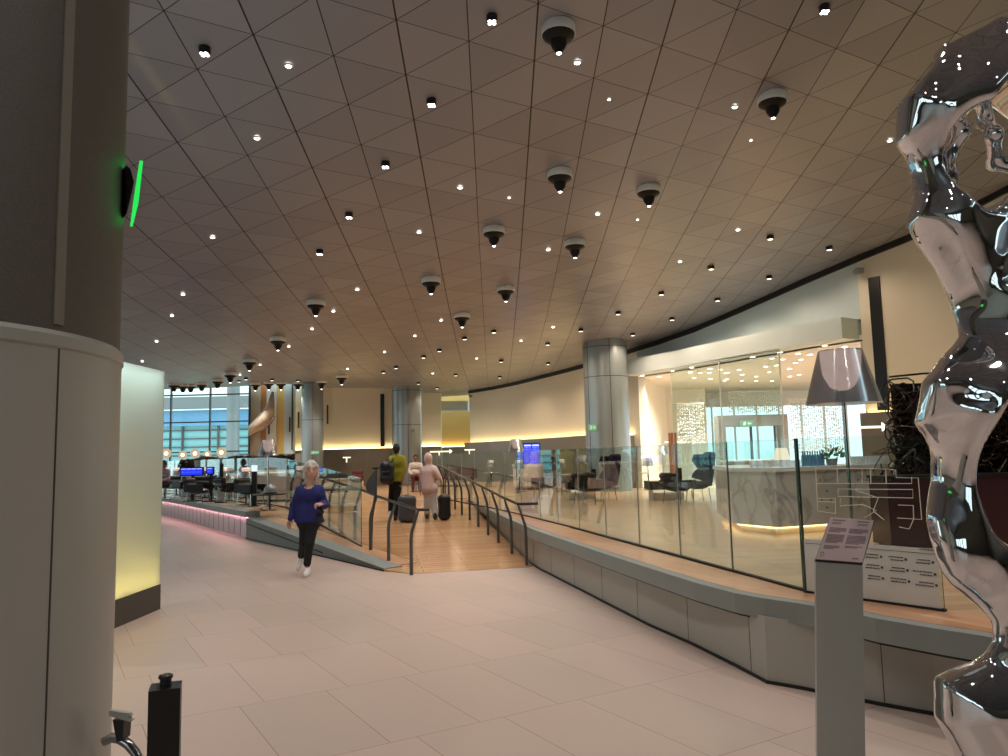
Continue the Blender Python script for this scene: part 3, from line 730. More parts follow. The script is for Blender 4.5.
mb0 = MB().slab([pl(.005, .005, .0005), pl(.985, .005, .0005), pl(.985, .995, .0005), pl(.005, .995, .0005)], nn*.001); pf = mb0.build('plaque_face', 'plaque_mauve', t, world=True)
mb = MB()
mbr = MB()
def bar_(u0, u1, v, hh): (mb if u0 < .48 else mbr).slab([pl(u0, v, .0016), pl(u1, v, .0016), pl(u1, v+hh, .0016), pl(u0, v+hh, .0016)], nn*.0006)
bar_(.08, .36, .915, .03); bar_(.64, .90, .915, .03)
for v in (.865, .835): bar_(.08, .30, v, .014); bar_(.66, .88, v, .014)
def para(u0, u1, v0, n):
    for k in range(n): bar_(u0, u1 - (.12 if k == n-1 else random.uniform(0, .02)), v0 - k*.030, .019)
para(.07, .45, .73, 4); para(.51, .93, .73, 4)
para(.07, .45, .57, 7); para(.51, .93, .57, 7)
para(.08, .42, .31, 3); para(.52, .92, .33, 2)
bar_(.75, .88, .06, .03)
mb.build('plaque_text', 'print_grey', pf, world=True); mbr.build('plaque_text', 'print_grey', pf, world=True)
mb = MB(); mb.tube([pl(.10+.035*math.cos(k*PI/8), .12+.05*math.sin(k*PI/8), .002) for k in range(16)], .0012, 4, closed=True); mb.build('plaque_emblem', 'ink', pf, world=True)

# black barrier post bottom left
Db = 1.95
p = at(165.5, 690, Db)
t = empty('barrier_post', (p.x, p.y, 0), .35, label='square black barrier post with round top cap in the bottom left corner', cat='post')
hw = .036
ztop = at(166, 684, Db).z
MB().prism([(-hw, -hw), (hw, -hw), (hw, hw), (-hw, hw)], .02, lambda x, y: ztop - abs(x)*.12).build('post_body', 'black_plastic', t)
MB().lathe([(.0135, ztop-.02), (.0135, ztop+.013), (.017, ztop+.015), (.017, ztop+.021), (.014, ztop+.023)], n=24).build('cap', 'black_plastic', t, smooth=True)
MB().lathe([(.010, ztop+.023), (.009, ztop+.0245)], n=20).build('cap_button', 'steel', t, smooth=True)
MB().lathe([(.17, 0), (.17, .012), (.05, .03)], n=40).build('base', 'black_plastic', t, smooth=True)
# chrome trolley handle poking out from behind the column
D2 = 2.05
t = empty('luggage_trolley', (at(112, 730, D2).x-.05, D2, 0), label='curved chrome tube handle with black strap beside the foot of the big column', cat='trolley')
pts = [(104, 742), (112, 737.5), (120, 739), (128, 744), (135, 752), (140, 762), (144, 780), (146, 820), (147, 870)]
MB().tube([at(x, y, D2) for x, y in pts[:7]] + [Vector((at(146, 800, D2).x, D2, .35)), Vector((at(146, 800, D2).x, D2, .03))], .0125, 14).build('handle', 'steel', t, world=True, smooth=True)
MB().slab([at(x, y, D2-.02) for x, y in [(112.5, 720), (124, 721), (122.5, 741), (116.5, 742)]], (0, .04, 0)).build('strap', 'black_leather', t, world=True)
MB().slab([at(x, y, D2-.02) for x, y in [(109, 710.5), (129, 713.5), (131.5, 716), (127, 717.3), (133, 720.5), (130, 722), (109, 716)]], (0, .012, .0)).build('grip_tag', 'brushed_grey', t, world=True)
MB().box((at(140, 800, D2).x+.06, D2+.02, .05), (.26, .3, .05)).build('tray', 'black_plastic', t, world=True)

# emergency exit sign hung on the near column, seen edge-on
De = 2.15
t = empty('exit_sign', at(131, 190, De), label='green glowing exit sign seen edge on, fixed to the big dark column', cat='exit sign')
MB().slab([at(x, y, De) for x, y in [(126, 165), (130.5, 169), (134, 182), (131, 196), (126.5, 214)]], (-.04, .05, 0)).build('bracket', 'black_plastic', t, world=True)
MB().slab([at(x, y, De) for x, y in [(139.5, 160.5), (143.2, 160.8), (138.5, 203), (132.5, 227), (130, 226), (134, 196)]], tuple(Vector((ray(136, 190)[0], 1, ray(136, 190)[2])) * .30)).build('lit_panel', 'exit_green', t, world=True)

# mirror-polished sculpture -------------------------------------------------
DS = 3.2
outl = [(995, 20), (986, 25), (965, 33), (943.5, 44), (939.5, 54), (920, 79.5), (894.5, 107), (896.4, 144), (908, 152), (914, 162), (918, 173), (921, 192), (913, 218.5), (917, 229), (924, 243), (933, 255.5), (946, 273), (957, 290), (963, 306), (966.5, 322), (966, 335), (957, 345), (938, 359), (914.4, 382.5), (914.8, 400), (915.7, 423.6), (930, 437), (937, 448), (940, 459), (942, 480.5), (934, 517.6), (935.6, 539), (940, 560), (947, 576), (957, 587), (972, 598), (983, 608), (992, 622), (992, 640), (986, 655), (978, 662), (957, 670), (937.7, 679), (938.2, 700), (938.7, 720), (950, 738.5), (959, 756), (964, 790), (966, 835),
        (1130, 835), (1122, 700), (1100, 672), (1078, 650), (1074, 630), (1095, 600), (1120, 560), (1138, 500), (1134, 440), (1108, 395), (1080, 360), (1078, 335), (1104, 290), (1122, 245), (1112, 190), (1124, 130), (1098, 80), (1050, 38), (1015, 26)]
PO = np.array([[at(x, y, DS).x, at(x, y, DS).z] for x, y in outl])
pxm = DS / F
h = .0115
x0, x1 = PO[:, 0].min()-.03, PO[:, 0].max()+.03; z0, z1 = -.0, PO[:, 1].max()+.03
gx = np.arange(x0, x1, h); gz = np.arange(z0-.03, z1, h); gw = np.arange(-.27, .27, h)
X2, Z2 = np.meshgrid(gx, gz, indexing='ij'); D2_ = np.full(X2.shape, 1e9); sgn = np.zeros(X2.shape, bool)
for i in range(len(PO)):
    a, b = PO[i], PO[(i+1) % len(PO)]; ab = b-a
    tt = np.clip(((X2-a[0])*ab[0] + (Z2-a[1])*ab[1]) / (ab@ab), 0, 1)
    D2_ = np.minimum(D2_, np.hypot(X2-a[0]-tt*ab[0], Z2-a[1]-tt*ab[1]))
    cond = (a[1] > Z2) != (b[1] > Z2)
    xi = a[0] + (Z2-a[1]) * ab[0] / (ab[1] if abs(ab[1]) > 1e-9 else 1e-9); sgn ^= cond & (X2 < xi)
D2_ = np.where(sgn, -D2_, D2_)
def ell(cx, cy, rx, ry, an=0):
    c = at(cx, cy, DS); ux = X2 - c.x; uz = Z2 - c.z; ca, sa = math.cos(an), math.sin(an)
    p_, q_ = ux*ca + uz*sa, -ux*sa + uz*ca; rx *= pxm; ry *= pxm
    k0 = np.sqrt((p_/rx)**2 + (q_/ry)**2); k1 = np.sqrt((p_/rx**2)**2 + (q_/ry**2)**2); return k0*(k0-1)/np.maximum(k1, 1e-6)
H1 = smin(ell(969, 168, 37, 52, .25), ell(1000, 146, 42, 54, .1), .03); H2 = ell(1018, 470, 57, 88, .06)
th = .035 + .115*np.clip(-D2_/.16, 0, 1)**.6
th = th * (1 - .35*np.exp(-((Z2 - at(990, 635, DS).z)/.12)**2)) * (1 - .2*np.exp(-((Z2 - at(980, 330, DS).z)/.12)**2))
fold = .05*np.sin(5.2*Z2 + 1.2) + .03*np.sin(9*Z2 + 7*X2) + .02*np.sin(17*X2 - 6*Z2)
W3 = gw[None, None, :]
wob = fold[:, :, None]; low = np.clip((at(990, 650, DS).z - Z2)/.05, 0, 1)[:, :, None]
Fs = np.abs(W3 - wob*(1-low)) - th[:, :, None]
def smax(a, b, k): return -smin(-a, -b, k)
Fs = smax(Fs, D2_[:, :, None] + 0*W3, .012)
for Hh, rr_, kk in ((H1, .030, .03), (H2, .036, .035)):
    Fs = smax(Fs, -(Hh[:, :, None] + 0*W3) - .0, .05)
    tor = np.sqrt((Hh[:, :, None] - .02)**2 + (W3 - wob + th[:, :, None]*.75)**2) - rr_
    Fs = smin(Fs, tor, kk)
# shallow facets and grooves on the front
def dent(cx, cy, rx, ry, an, dep):
    global Fs
    e = ell(cx, cy, rx, ry, an)[:, :, None]; dome = np.sqrt(np.maximum(e + .06, 0)**2 + (W3 - wob + th[:, :, None] + .03)**2) - dep
    Fs = smax(Fs, -dome, .02)
dent(940, 268, 15, 50, .47, .085); dent(930, 92, 20, 34, -.8, .05); dent(1035, 270, 50, 26, .3, .08); dent(946, 400, 22, 14, -.5, .05)
Xg, Wg, Zg = X2[:, :, None], W3, Z2[:, :, None]
# crumpled strands inside the two openings
def strand(pts, r):
    global Fs
    for (a, b) in zip(pts[:-1], pts[1:]):
        A_ = at(a[0], a[1], DS); B_ = at(b[0], b[1], DS); pa = np.array((A_.x, A_.z, a[2])); ab = np.array((B_.x, B_.z, b[2])) - pa
        q1, q2, q3 = Xg-pa[0], Zg-pa[1], Wg-pa[2]; tt = np.clip((q1*ab[0]+q2*ab[1]+q3*ab[2])/(ab@ab), 0, 1)
        d_ = np.sqrt((q1-tt*ab[0])**2 + (q2-tt*ab[1])**2 + (q3-tt*ab[2])**2) - r; Fs = smin(Fs, d_, .035)
strand([(956, 112, .04), (962, 132, .0), (955, 152, .05), (949, 176, .0), (953, 200, .03)], .032)
strand([(975, 100, -.06), (990, 118, .04), (985, 140, -.06), (1002, 158, .05), (1024, 170, 0)], .032)

strand([(996, 392, .03), (978, 418, .03), (969, 450, .04), (967, 480, .04), (973, 508, .03), (986, 534, .02), (1006, 550, .0)], .024)
Fs = Fs.transpose(0, 2, 1)
P_, f_ = surface_nets(Fs, (gx[0], gw[0], gz[0]), h, 3)
t = empty('mirror_sculpture', (1.98 + .1, DS, 0), label='tall twisting mirror-polished chrome sculpture with two large holes at the right edge', cat='sculpture')
P_ = P_ + np.array([-t.location.x, 0, 0]); P_[:, 2] = np.maximum(P_[:, 2], .0)
nb = len(P_)
me = to_mesh('polished_body', P_, f_); link('polished_body', me, 'chrome', t, True)

# large chrome-shaded floor lamps ---------------------------------------------
def floor_lamp(px, Yc, zb, zt, rb_, rt_, hs, label, rpole=.014, loc=None):
    p = loc or at(px, 470, Yc); t = empty('floor_lamp', (p.x, Yc, zb), label=label, cat='lamp'); H = zt - zb
    MB().lathe([(.16, 0), (.16, .012), (.02, .03)], n=40).build('base', 'steel', t, smooth=True)
    MB().lathe([(rpole, .02), (rpole, H-hs*.55)], n=20).build('pole', 'steel', t, smooth=True)
    shd = MB().lathe([(rb_, H-hs), (rt_, H), (rt_-.004, H), (rb_-.004, H-hs), (rb_, H-hs)], n=64, cap=False).build('lamp_shade', 'mirror_foil', t, smooth=True)
    k = .8
    MB().lathe([(.03, H-hs*.75), (rt_*.55, H-hs*.68), (rt_*.85, H-hs*.45), (rt_*.92, H-hs*.15), (rt_*.93, H-.008)], n=40, cap=False).build('diffuser', 'lamp_warm', shd, smooth=True)
    return t
L1 = at(846, 440, 6.05)
floor_lamp(0, 6.05, PZ, 2.43, .286, .166, .43, 'tall floor lamp with smoky mirrored shade standing just behind the glass directory', loc=L1)
floor_lamp(268, 18.2, PZ, 2.17, .225, .135, .38, 'mirror-shaded floor lamp behind the left glass railing, left of the woman in blue', .02)
floor_lamp(516.5, 22, PZ, 2.13, .235, .14, .36, 'mirror-shaded floor lamp beside the blue flight screens')
floor_lamp(663, 26, PZ, 1.9, .20, .12, .32, 'small floor lamp in front of the brown timber post in the bar lounge')
floor_lamp(582, 20, PZ, 1.62, .17, .12, .22, 'low floor lamp with yellow-white shade just left of the round column')

# tangled black wire screen + maroon plinth -------------------------------------
p = at(912, 450, 9.0)
t = empty('wire_tangle_sculpture', (p.x, 9.0, PZ), label='tall dark tangle of black wire standing behind the chrome sculpture', cat='sculpture')
mb = MB()
for k in range(460):
    c = Vector((random.uniform(-.22, 1.45), random.uniform(-.22, .25), random.uniform(.1, 1.75))); r = random.uniform(.08, .26); pts = []
    ax = Vector((random.gauss(0, 1), random.gauss(0, 1), random.gauss(0, 1))).normalized(); e = ax.orthogonal().normalized(); f2 = ax.cross(e); ph = random.uniform(0, 6)
    for j in range(14):
        an = ph + j*.42; q = c + (e*math.cos(an) + f2*math.sin(an)*random.uniform(.8, 1.1))*r*(1+.02*j)
        q.x = max(-.32, min(1.6, q.x)); q.y = max(-.25, min(.4, q.y)); q.z = max(.01, min(1.9, q.z)); pts.append(q)
    mb.tube(pts, random.choice([.006, .008, .011]), 5)
mb.build('wire_mass', mat('burnt_wire', (52, 42, 34), .3, .6), t, smooth=True)
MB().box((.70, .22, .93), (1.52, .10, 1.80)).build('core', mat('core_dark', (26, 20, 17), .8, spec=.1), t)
MB().tube([(-.2, 0, 1.9), (.2, 0, 1.93), (1.5, 0, 1.94)], .012, 6).build('top_rod', 'black_plastic', t)
p = at(905, 500, 8.2)
t = empty('display_plinth', (p.x+.62, 8.3, PZ), label='dark maroon plinth in front of the black wire tangle, seen through the map glass', cat='plinth')
MB().box((0, 0, .38), (1.7, .4, .70)).build('body', mat('maroon_gloss', (58, 30, 38), .25), t)
MB().box((0, 0, .015), (1.6, .36, .03)).build('foot', 'black_plastic', t)
MB().box((0, 0, .745), (1.74, .42, .03)).build('top', 'black_plastic', t)

# ================================================================== BAR
A_ = v2(onz(717.5, 519.5, PZ)); B_ = v2(onz(734, 531, PZ)); C_ = v2(onz(779, 535.5, PZ)); D_ = v2(onz(876, 528, PZ)); E_ = D_ + Vector((1.3, 1.2))
inner = [E_ + Vector((-.3, .7)), D_ + Vector((-.15, .75)), C_ + Vector((.1, .85)), B_ + Vector((.6, .7)), A_ + Vector((.55, .1))]
outer = [A_, B_, C_, D_, E_]
t = empty('bar_counter', (C_.x, C_.y, PZ), label='pale veined marble bar counter with glowing foot behind the glass railing', cat='counter')
cen2 = Vector((sum(p.x for p in outer+inner)/10, sum(p.y for p in outer+inner)/10))
sh = lambda ps, k: [tuple(cen2 + (p-cen2)*k) for p in ps]
poly = [tuple(p) for p in outer] + [tuple(p) for p in inner]
def off_path(path, o):
    out = []
    for i, p in enumerate(path):
        a = path[max(0, i-1)]; b = path[min(len(path)-1, i+1)]; tt = (b-a).normalized(); out.append(p + Vector((-tt.y, tt.x))*o)
    return out
rec = off_path(outer, .12)
MB().prism(poly, PZ+.10, 1.37).build('body', 'marble', t, world=True)
MB().prism([tuple(p) for p in rec] + [tuple(p) for p in inner], PZ, PZ+.10).build('plinth', 'cream_wall', t, world=True)
MB().prism([tuple(p) for p in off_path(outer, -.03)] + [tuple(p) for p in inner], 1.37, 1.42).build('worktop', 'white_paint', t, world=True)
strip(outer, .07, .10, PZ+.075, PZ+.095).build('light_strip', 'bar_led', t, world=True)

# glassware and bottles on the bar
def lathe_thing(name, prof, m, loc, label, cat, group, n=14, capn=True):
    o = MB().lathe(prof, n=n, cap=capn).build(name, m, smooth=True, label=label, cat=cat, group=group); o.location = loc; return o
def copies(src, locs, labels, group=None):
    out = [src]
    for l_, lb_ in zip(locs, labels):
        c = copy_tree(src); c.location = l_; c['label'] = lb_
        if group: c['group'] = group
        out.append(c)
    return out
cupg = 'glasses lined up on the bar top at the right'
locs = []
for r_ in range(2):
    for k in range(12): locs.append(Vector((at(853 + k*3.1, 460, 10.34 + k*.012 + r_*.14).x, 10.34 + k*.012 + r_*.14, 1.42)))
g = lathe_thing('drinking_glass', [(.026, 0), (.03, .05), (.036, .11), (.034, .11), (.028, .05), (.024, .006)], 'white_paint', locs[0], 'white drinking glass in the double row on the bar behind the tall lamp', 'glass', cupg)
copies(g, locs[1:], ['white drinking glass in the double row on the bar behind the tall lamp']*30)
locs = [Vector((at(752 + k*4.6, 462, 10.05 + .1*(k % 2)).x, 10.05 + .1*(k % 2), 1.42)) for k in range(11)]
g = lathe_thing('drinking_glass', [(.026, 0), (.03, .04), (.032, .085), (.030, .085), (.026, .04), (.022, .006)], 'white_paint', locs[0], 'short white glass in the row at the left end of the bar', 'glass', 'short glasses at the left end of the bar')
copies(g, locs[1:], ['short white glass in the row at the left end of the bar']*30)
mat('bottle_teal', (104, 148, 178), .12, .1)
locs = [Vector((at(803 + k*2.5, 462, 10.12 + .09*(k % 3)).x, 10.12 + .09*(k % 3), 1.42)) for k in range(9)]
g = lathe_thing('bottle', [(.02, 0), (.022, .10), (.019, .13), (.009, .16), (.009, .195), (.011, .20)], 'bottle_teal', locs[0], 'blue bottle in the row on the bar between the small lamp and the green plant', 'bottle', 'blue bottles on the bar')
copies(g, locs[1:], ['blue bottle in the row on the bar between the small lamp and the green plant']*30)
def leafy(name, loc, sz, label, cat, nl=60, m1='green_leaf', pot='planter_grey'):
    t = empty(name, loc, label=label, cat=cat)
    MB().lathe([(sz*.22, 0), (sz*.3, sz*.35), (sz*.27, sz*.35), (sz*.2, sz*.05)], n=18).build('pot', pot, t, smooth=True)
    mb = MB()
    for k in range(nl):
        d = Vector((random.gauss(0, 1), random.gauss(0, 1), random.uniform(.2, 2))).normalized(); r = sz*random.uniform(.35, .75); c = Vector((0, 0, sz*.3)) + d*r; s_ = d.orthogonal().normalized()*sz*.09; u_ = d*sz*.16
        mb.add([c-u_, c+s_, c+u_+Vector((0, 0, -.02*sz)), c-s_], [(0, 1, 2, 3)])
    mb.build('foliage', m1, t); return t
leafy('potted_plant', (at(832, 462, 10.25).x, 10.25, 1.42), .26, 'small green potted plant on the bar left of the tall lamp pole', 'plant')
p = at(782, 462, 10.33)
t = empty('table_lamp', (p.x, 10.33, 1.42), label='small table lamp with glowing white shade on the bar', cat='lamp')
MB().lathe([(.06, 0), (.055, .015), (.01, .03), (.01, .12)], n=18).build('base', 'brown_leather', t, smooth=True)
MB().lathe([(.11, .09), (.07, .25)], n=24, cap=False).build('lamp_shade', 'shade_glow', t, smooth=True)

# ================================================================== BAR LOUNGE BACKGROUND
# portal with glass door
Yd = 22.0
p0 = at(716, 420, Yd); p1 = at(784.5, 420, Yd); zt = at(750, 415.3, Yd).z
t = empty('door_1', ((p0.x+p1.x)/2, Yd, PZ), kind='structure')
w_ = p1.x - p0.x
MB().box((0, 0, zt-PZ-.16), (w_, .5, .32)).box((-w_/2+.1, 0, (zt-PZ-.32)/2), (.2, .5, zt-PZ-.322)).box((w_/2-.1, 0, (zt-PZ-.32)/2), (.2, .5, zt-PZ-.322)).build('door_frame', mat('portal_grey', (128, 126, 120), .45), t)
MB().box((-.35, .1, (zt-PZ-.3)/2), (.7, .02, zt-PZ-.34)).box((.42, .1, (zt-PZ-.3)/2), (.7, .02, zt-PZ-.34)).build('door_leaf', 'window_glass', t)
MB().box((.03, .1, (zt-PZ-.3)/2), (.07, .04, zt-PZ-.34)).box((.72, .1, (zt-PZ-.3)/2), (.05, .04, zt-PZ-.34)).build('door_stile', 'black_plastic', t)
def exit_sign(x, y, Y, w, h_, label):
    p = at(x, y, Y); t = empty('exit_sign', p, label=label, cat='exit sign')
    MB().box((0, 0, 0), (w, .05, h_)).build('lit_face', 'exit_soft', t); MB().box((0, .03, 0), (w+.03, .03, h_+.03)).build('housing', 'planter_grey', t)
    MB().slab([(-w*.32, -.03, -.3*h_), (-w*.12, -.03, -.3*h_), (-w*.05, -.03, .3*h_), (-w*.25, -.03, .3*h_)], (0, .004, 0)).slab([(w*.05, -.03, 0), (w*.2, -.03, .28*h_), (w*.2, -.03, .1*h_), (w*.38, -.03, .1*h_), (w*.38, -.03, -.1*h_), (w*.2, -.03, -.1*h_), (w*.2, -.03, -.28*h_)], (0, .004, 0)).build('pictogram', 'white_paint', t)
exit_sign(746.5, 423.5, 21.6, .34, .16, 'green lit exit sign on the grey door portal in the bar lounge')
exit_sign(592.5, 427.5, 21.3, .22, .16, 'green lit exit sign on the round metal column near the middle')
exit_sign(315, 452.5, 28.6, .30, .12, 'green lit exit sign low on the far column behind the woman in blue')
# window behind the lounge, and glittering crystal screens
MB().box((10.8, 30.45, 2), (9, .03, 3.2)).build('window_2', 'window_glass', kind='structure')
mb = MB()
for k in range(11): mb.box((6.5+k*.9, 30.4, 2), (.06, .08, 3.2))
mb.build('window_3', 'white_paint', kind='structure')
def crystal(x0, x1, y0, y1, Y, label):
    a = at(x0, y0, Y); b = at(x1, y1, Y); t = empty('crystal_curtain', ((a.x+b.x)/2, Y, b.z), label=label, cat='curtain')
    mb = MB(); mk = MB(); W = b.x - a.x; H = a.z - b.z; nx = int(W/.075)
    for i in range(nx):
        x = -W/2 + (i+.5)*W/nx; z = random.uniform(0, .1)
        mk.box((x, 0, H/2), (.004, .004, H))
        while z < H:
            s_ = random.uniform(.024, .046); an = random.uniform(0, 3)
            mb.add([(x-s_, 0, z), (x+s_, 0, z), (x, -s_, z), (x, s_, z), (x, 0, z+s_*1.4), (x, 0, z-s_*1.4)], [(0, 2, 4), (2, 1, 4), (1, 3, 4), (3, 0, 4), (2, 0, 5), (1, 2, 5), (3, 1, 5), (0, 3, 5)]); z += random.uniform(.06, .15)
    mb.build('crystal_beads', mat('crystal_white', (240, 250, 252), .12, .2, spec=.9), t, kind='stuff'); mk.build('threads', 'steel', t)
    MB().box((0, 0, H), (W, .06, .05)).build('top_rail', 'white_paint', t)
crystal(787, 848, 399, 452, 27, 'glittering crystal bead curtain right of the door portal')
crystal(676, 706, 404, 444, 25.5, 'glittering crystal bead curtain left of the door portal')
crystal(728, 784, 392, 412, 28.5, 'glittering crystal bead curtain above the door portal')
# cream wall piece, timber post, back counter
p = at(663, 450, 26.6)
t = empty('timber_post', (p.x+.35, 26.6, PZ), label='tall brown timber post behind the small floor lamp', cat='post')
hh = at(663, 433, 26.6).z - PZ
MB().box((0, 0, hh/2), (.26, .16, hh)).build('post_body', 'walnut', t); MB().box((0, 0, .05), (.34, .22, .1)).build('foot', 'dark_base', t)
# glass screen under canopy edge
mbp = [cp[1] + Vector((-.3, -.1)), cp[3] + Vector((-.35, -.1))]
for k, (a, b) in enumerate([((782, 17.6), (721, 19.2)), ((721, 19.2), (672, 21.0))]):
    q0, q1 = v2(at(a[0], 400, a[1])), v2(at(b[0], 400, b[1]))
    tt = empty('glass_screen', (*q0, PZ), label=['full-height glass screen at the front of the bar lounge, in line with the door portal', 'full-height glass screen at the front of the bar lounge, next to the round metal column'][k], cat='glass screen')
    dd = (q1-q0).normalized(); n = Vector((-dd.y, dd.x))*.008; q = [q0+n, q1+n, q1-n, q0-n]; vs = [(v_.x, v_.y, PZ) for v_ in q] + [(v_.x, v_.y, CZC) for v_ in q]
    m_ = MB(); m_.k = 0; m_.add(vs, [(0, 1, 5, 4), (2, 3, 7, 6)]); m_.k = 1; m_.add(vs, [(1, 2, 6, 5), (3, 0, 4, 7), (4, 5, 6, 7), (0, 3, 2, 1)]); m_.build('pane', ['clear_glass', 'glass_edge'], tt, world=True)
    MB().prism([tuple(q0 + n*2), tuple(q1 + n*2), tuple(q1 - n*2), tuple(q0 - n*2)], CZC-.04, CZC).build('head_channel', 'glass_seam', tt, world=True)
    MB().box((*q0, (PZ+CZC)/2), (.03, .03, CZC-PZ)).build('edge_trim', 'glass_seam', tt, world=True)
# direction arrows lit on the dado
def arrow(x0, x1, y, Y, label, stem=False, head=True):
    a = at(x0, y, Y); b = at(x1, y, Y); c = (a+b)/2; t = empty('arrow_sign', c, label=label, cat='sign'); W = b.x-a.x; k = .02 + W*.012
    m_ = MB().box((0, 0, 0), (W, .03, k*1.6))
    if head: m_.slab([(W/2-.02, -.015, k*3.2), (W/2+k*3.4, -.015, 0), (W/2-.02, -.015, -k*3.2)], (0, .03, 0))
    m_.build('lit_arrow', 'arrow_light', t)
    MB().box((-W*.05 if stem else 0, .04, -.09 if stem else 0), (.035, .03, .2) if stem else (W*.9, .03, k)).build('bracket', 'arrow_light' if stem else 'planter_grey', t)
arrow(852, 883, 427.2, 15.1, 'long lit arrow on the grey wall behind the big lamp', head=True)
arrow(430, 450, 451.6, 32.5, 'lit arrow on the grey dado right of the woman in the pink scarf', True)
arrow(464.5, 475, 449.8, 32.0, 'short lit T-shaped sign on the grey dado above the end of the ramp', True, False)
arrow(343, 350.5, 457.5, 29.5, 'short lit T-shaped sign left of the man in the yellow shirt', True, False)
arrow(665, 683, 441.8, 27, 'pale lit arrow beside the timber post in the bar lounge', False, False)
# wall mounted cameras
for x, y, Y, lb_ in [(859, 271, 16.0, 'small white wall camera high on the cream wall left of the black slot'), (470.5, 396, 32.6, 'small white wall camera above the amber recess'), (413.5, 430.5, 30.2, 'small white camera box on the far metal column')]:
    p = at(x, y, Y); t = empty('wall_camera', p, label=lb_, cat='camera')
    MB().box((0, 0, 0), (.15, .14, .12)).build('housing', 'planter_grey', t); MB().lathe([(.055, 0), (.055, .05)], n=16).build('lens', 'black_plastic', t, smooth=True).rotation_euler = (PI/2, 0, 0)
    MB().box((0, .14, .03), (.06, .18, .06)).build('arm', 'planter_grey', t)

# ================================================================== FURNITURE
def armchair(loc, rot, m, label, wing=False, group=None):
    t = empty('wing_chair' if wing else 'armchair', loc, rot, label=label, cat='chair', group=group)
    sdf_obj('seat', [([('e', (0, 0, .40), (.33, .32, .10))], .025, .02)], m, t, 2)
    if wing:
        MB().slab([(-.34, .22, .38), (.34, .22, .38), (.37, .30, .72), (.42, .34, 1.10), (.30, .36, 1.16), (-.30, .36, 1.16), (-.42, .34, 1.10), (-.37, .30, .72)], (0, .07, .01)).build('backrest', m, t)
        for s in (-1, 1): MB().slab([(s*.36, .28, .50), (s*.38, -.02, .56), (s*.38, .02, .66), (s*.36, .16, .78), (s*.40, .02, .98), (s*.42, .10, 1.12), (s*.40, .34, 1.12)], (s*.05, 0, 0)).build('wing', m, t)
    else:
        sdf_obj('backrest', [([('c', (-.24, .27, .55), (.24, .27, .55), .10, .10), ('c', (-.24, .31, .72), (.24, .31, .72), .09, .09)], .025, .06)], m, t, 2)
        for s in (-1, 1): MB().box((s*.34, 0, .50), (.09, .56, .22)).build('arm', m, t)
    for sx in (-1, 1):
        for sy in (-1, 1): MB().tube([(sx*.26, sy*.22, .34), (sx*.29, sy*.26, 0)], [.018, .012], 8).build('leg', 'steel', t)
    return t
pz = lambda x, Y: Vector((at(x, 470, Y).x, Y, PZ))
wc = armchair(pz(697, 16.2), -.9, 'navy_fabric', 'navy wing chair facing left in the bar lounge, left of the marble bar', True)
wc.scale = (.74, .74, .9); wc.rotation_euler.z = -1.45
w2 = copy_tree(wc); w2.location = pz(604, 17.6); w2.rotation_euler = (0, 0, -1.3); w2['label'] = 'navy wing chair seen just left of the round metal column'
w3 = copy_tree(wc); w3.location = pz(557, 20.5); w3.rotation_euler = (0, 0, 1.2); w3['label'] = 'navy wing chair behind the reflected figure, right of the flight screens'
def bench(x0, x1, Y, label, z=.42):
    a = pz(x0, Y); b = pz(x1, Y); t = empty('lounge_bench', ((a.x+b.x)/2, Y, PZ), label=label, cat='bench'); W = b.x-a.x
    MB().box((0, 0, z-.09), (W, .7, .18)).build('seat', 'black_leather', t)
    MB().box((0, 0, .13), (W*.8, .5, .24)).build('base', 'white_paint', t)
    MB().box((0, -.26, .2), (W*.78, .015, .05)).build('light_strip', 'shade_glow', t)
    MB().box((W*.5-.06, .28, z+.13), (.12, .12, .3)).build('arm', 'black_leather', t)
bench(646, 684, 17.4, 'low black bench with lit white base between the round column and the wing chair')
bench(566, 597, 18.4, 'low black bench with lit white base left of the round column')
arms = armchair(pz(677, 16.0), 2.2, 'black_leather', 'black leather armchair beside the navy wing chair near the marble bar'); arms.scale = (.8, .8, .8)
for x, Y, r, lb_ in [(588, 16.4, 2.6, 'black armchair at the low bench left of the round column'), (173, 25, .5, 'black armchair farthest left behind the far kerb'), (186, 24, -2.2, 'black armchair under the blue screens'), (203, 22.8, .4, 'black armchair left of the white notice stand'),
                     (213, 24.2, -2.6, 'black armchair right behind the white notice stand'), (229, 20.8, 2.4, 'black armchair in front of the pale low partition'), (236, 20.9, -.6, 'black armchair right of the white notice stand, nearest the railing'), (251, 18.9, 1.2, 'black armchair by the dark slim post'),
                     (199, 20.2, 1.5, 'black armchair between the blue screens and the notice stand'), (436, 27, 0.2, 'dark armchair far behind the woman in the pink scarf'), (545, 18.6, -1.2, 'black armchair in front of the white welcome desk')]:
    c = copy_tree(arms); c.scale = (.85, .85, .85); c.location = pz(x, Y); c.rotation_euler = (0, 0, r); c['label'] = lb_
mar = armchair(pz(450, 26.8), .1, 'maroon_fabric', 'maroon armchair behind the right handrail, nearest the ramp top'); mar.scale = (.6, .8, .85)
for x, r, lb_ in [(460, -.1, 'maroon armchair second from the ramp top'), (471, .1, 'maroon armchair third from the ramp top'), (357, .1, 'maroon armchair behind the dark wing sign')]:
    c = copy_tree(mar); c.scale = (.6, .8, .85); c.location = pz(x, 26.8); c.rotation_euler = (0, 0, r); c['label'] = lb_
def side_table(loc, label, r=.28, hgt=.5, m='white_paint'):
    t = empty('side_table', loc, label=label, cat='table')
    MB().lathe([(r, hgt-.025), (r, hgt)], n=28).build('table_top', m, t, smooth=True); MB().lathe([(.02, 0.01), (.02, hgt-.02)], n=12).build('stem', 'black_plastic', t); MB().lathe([(.18, 0), (.17, .012)], n=24).build('base', 'black_plastic', t); return t
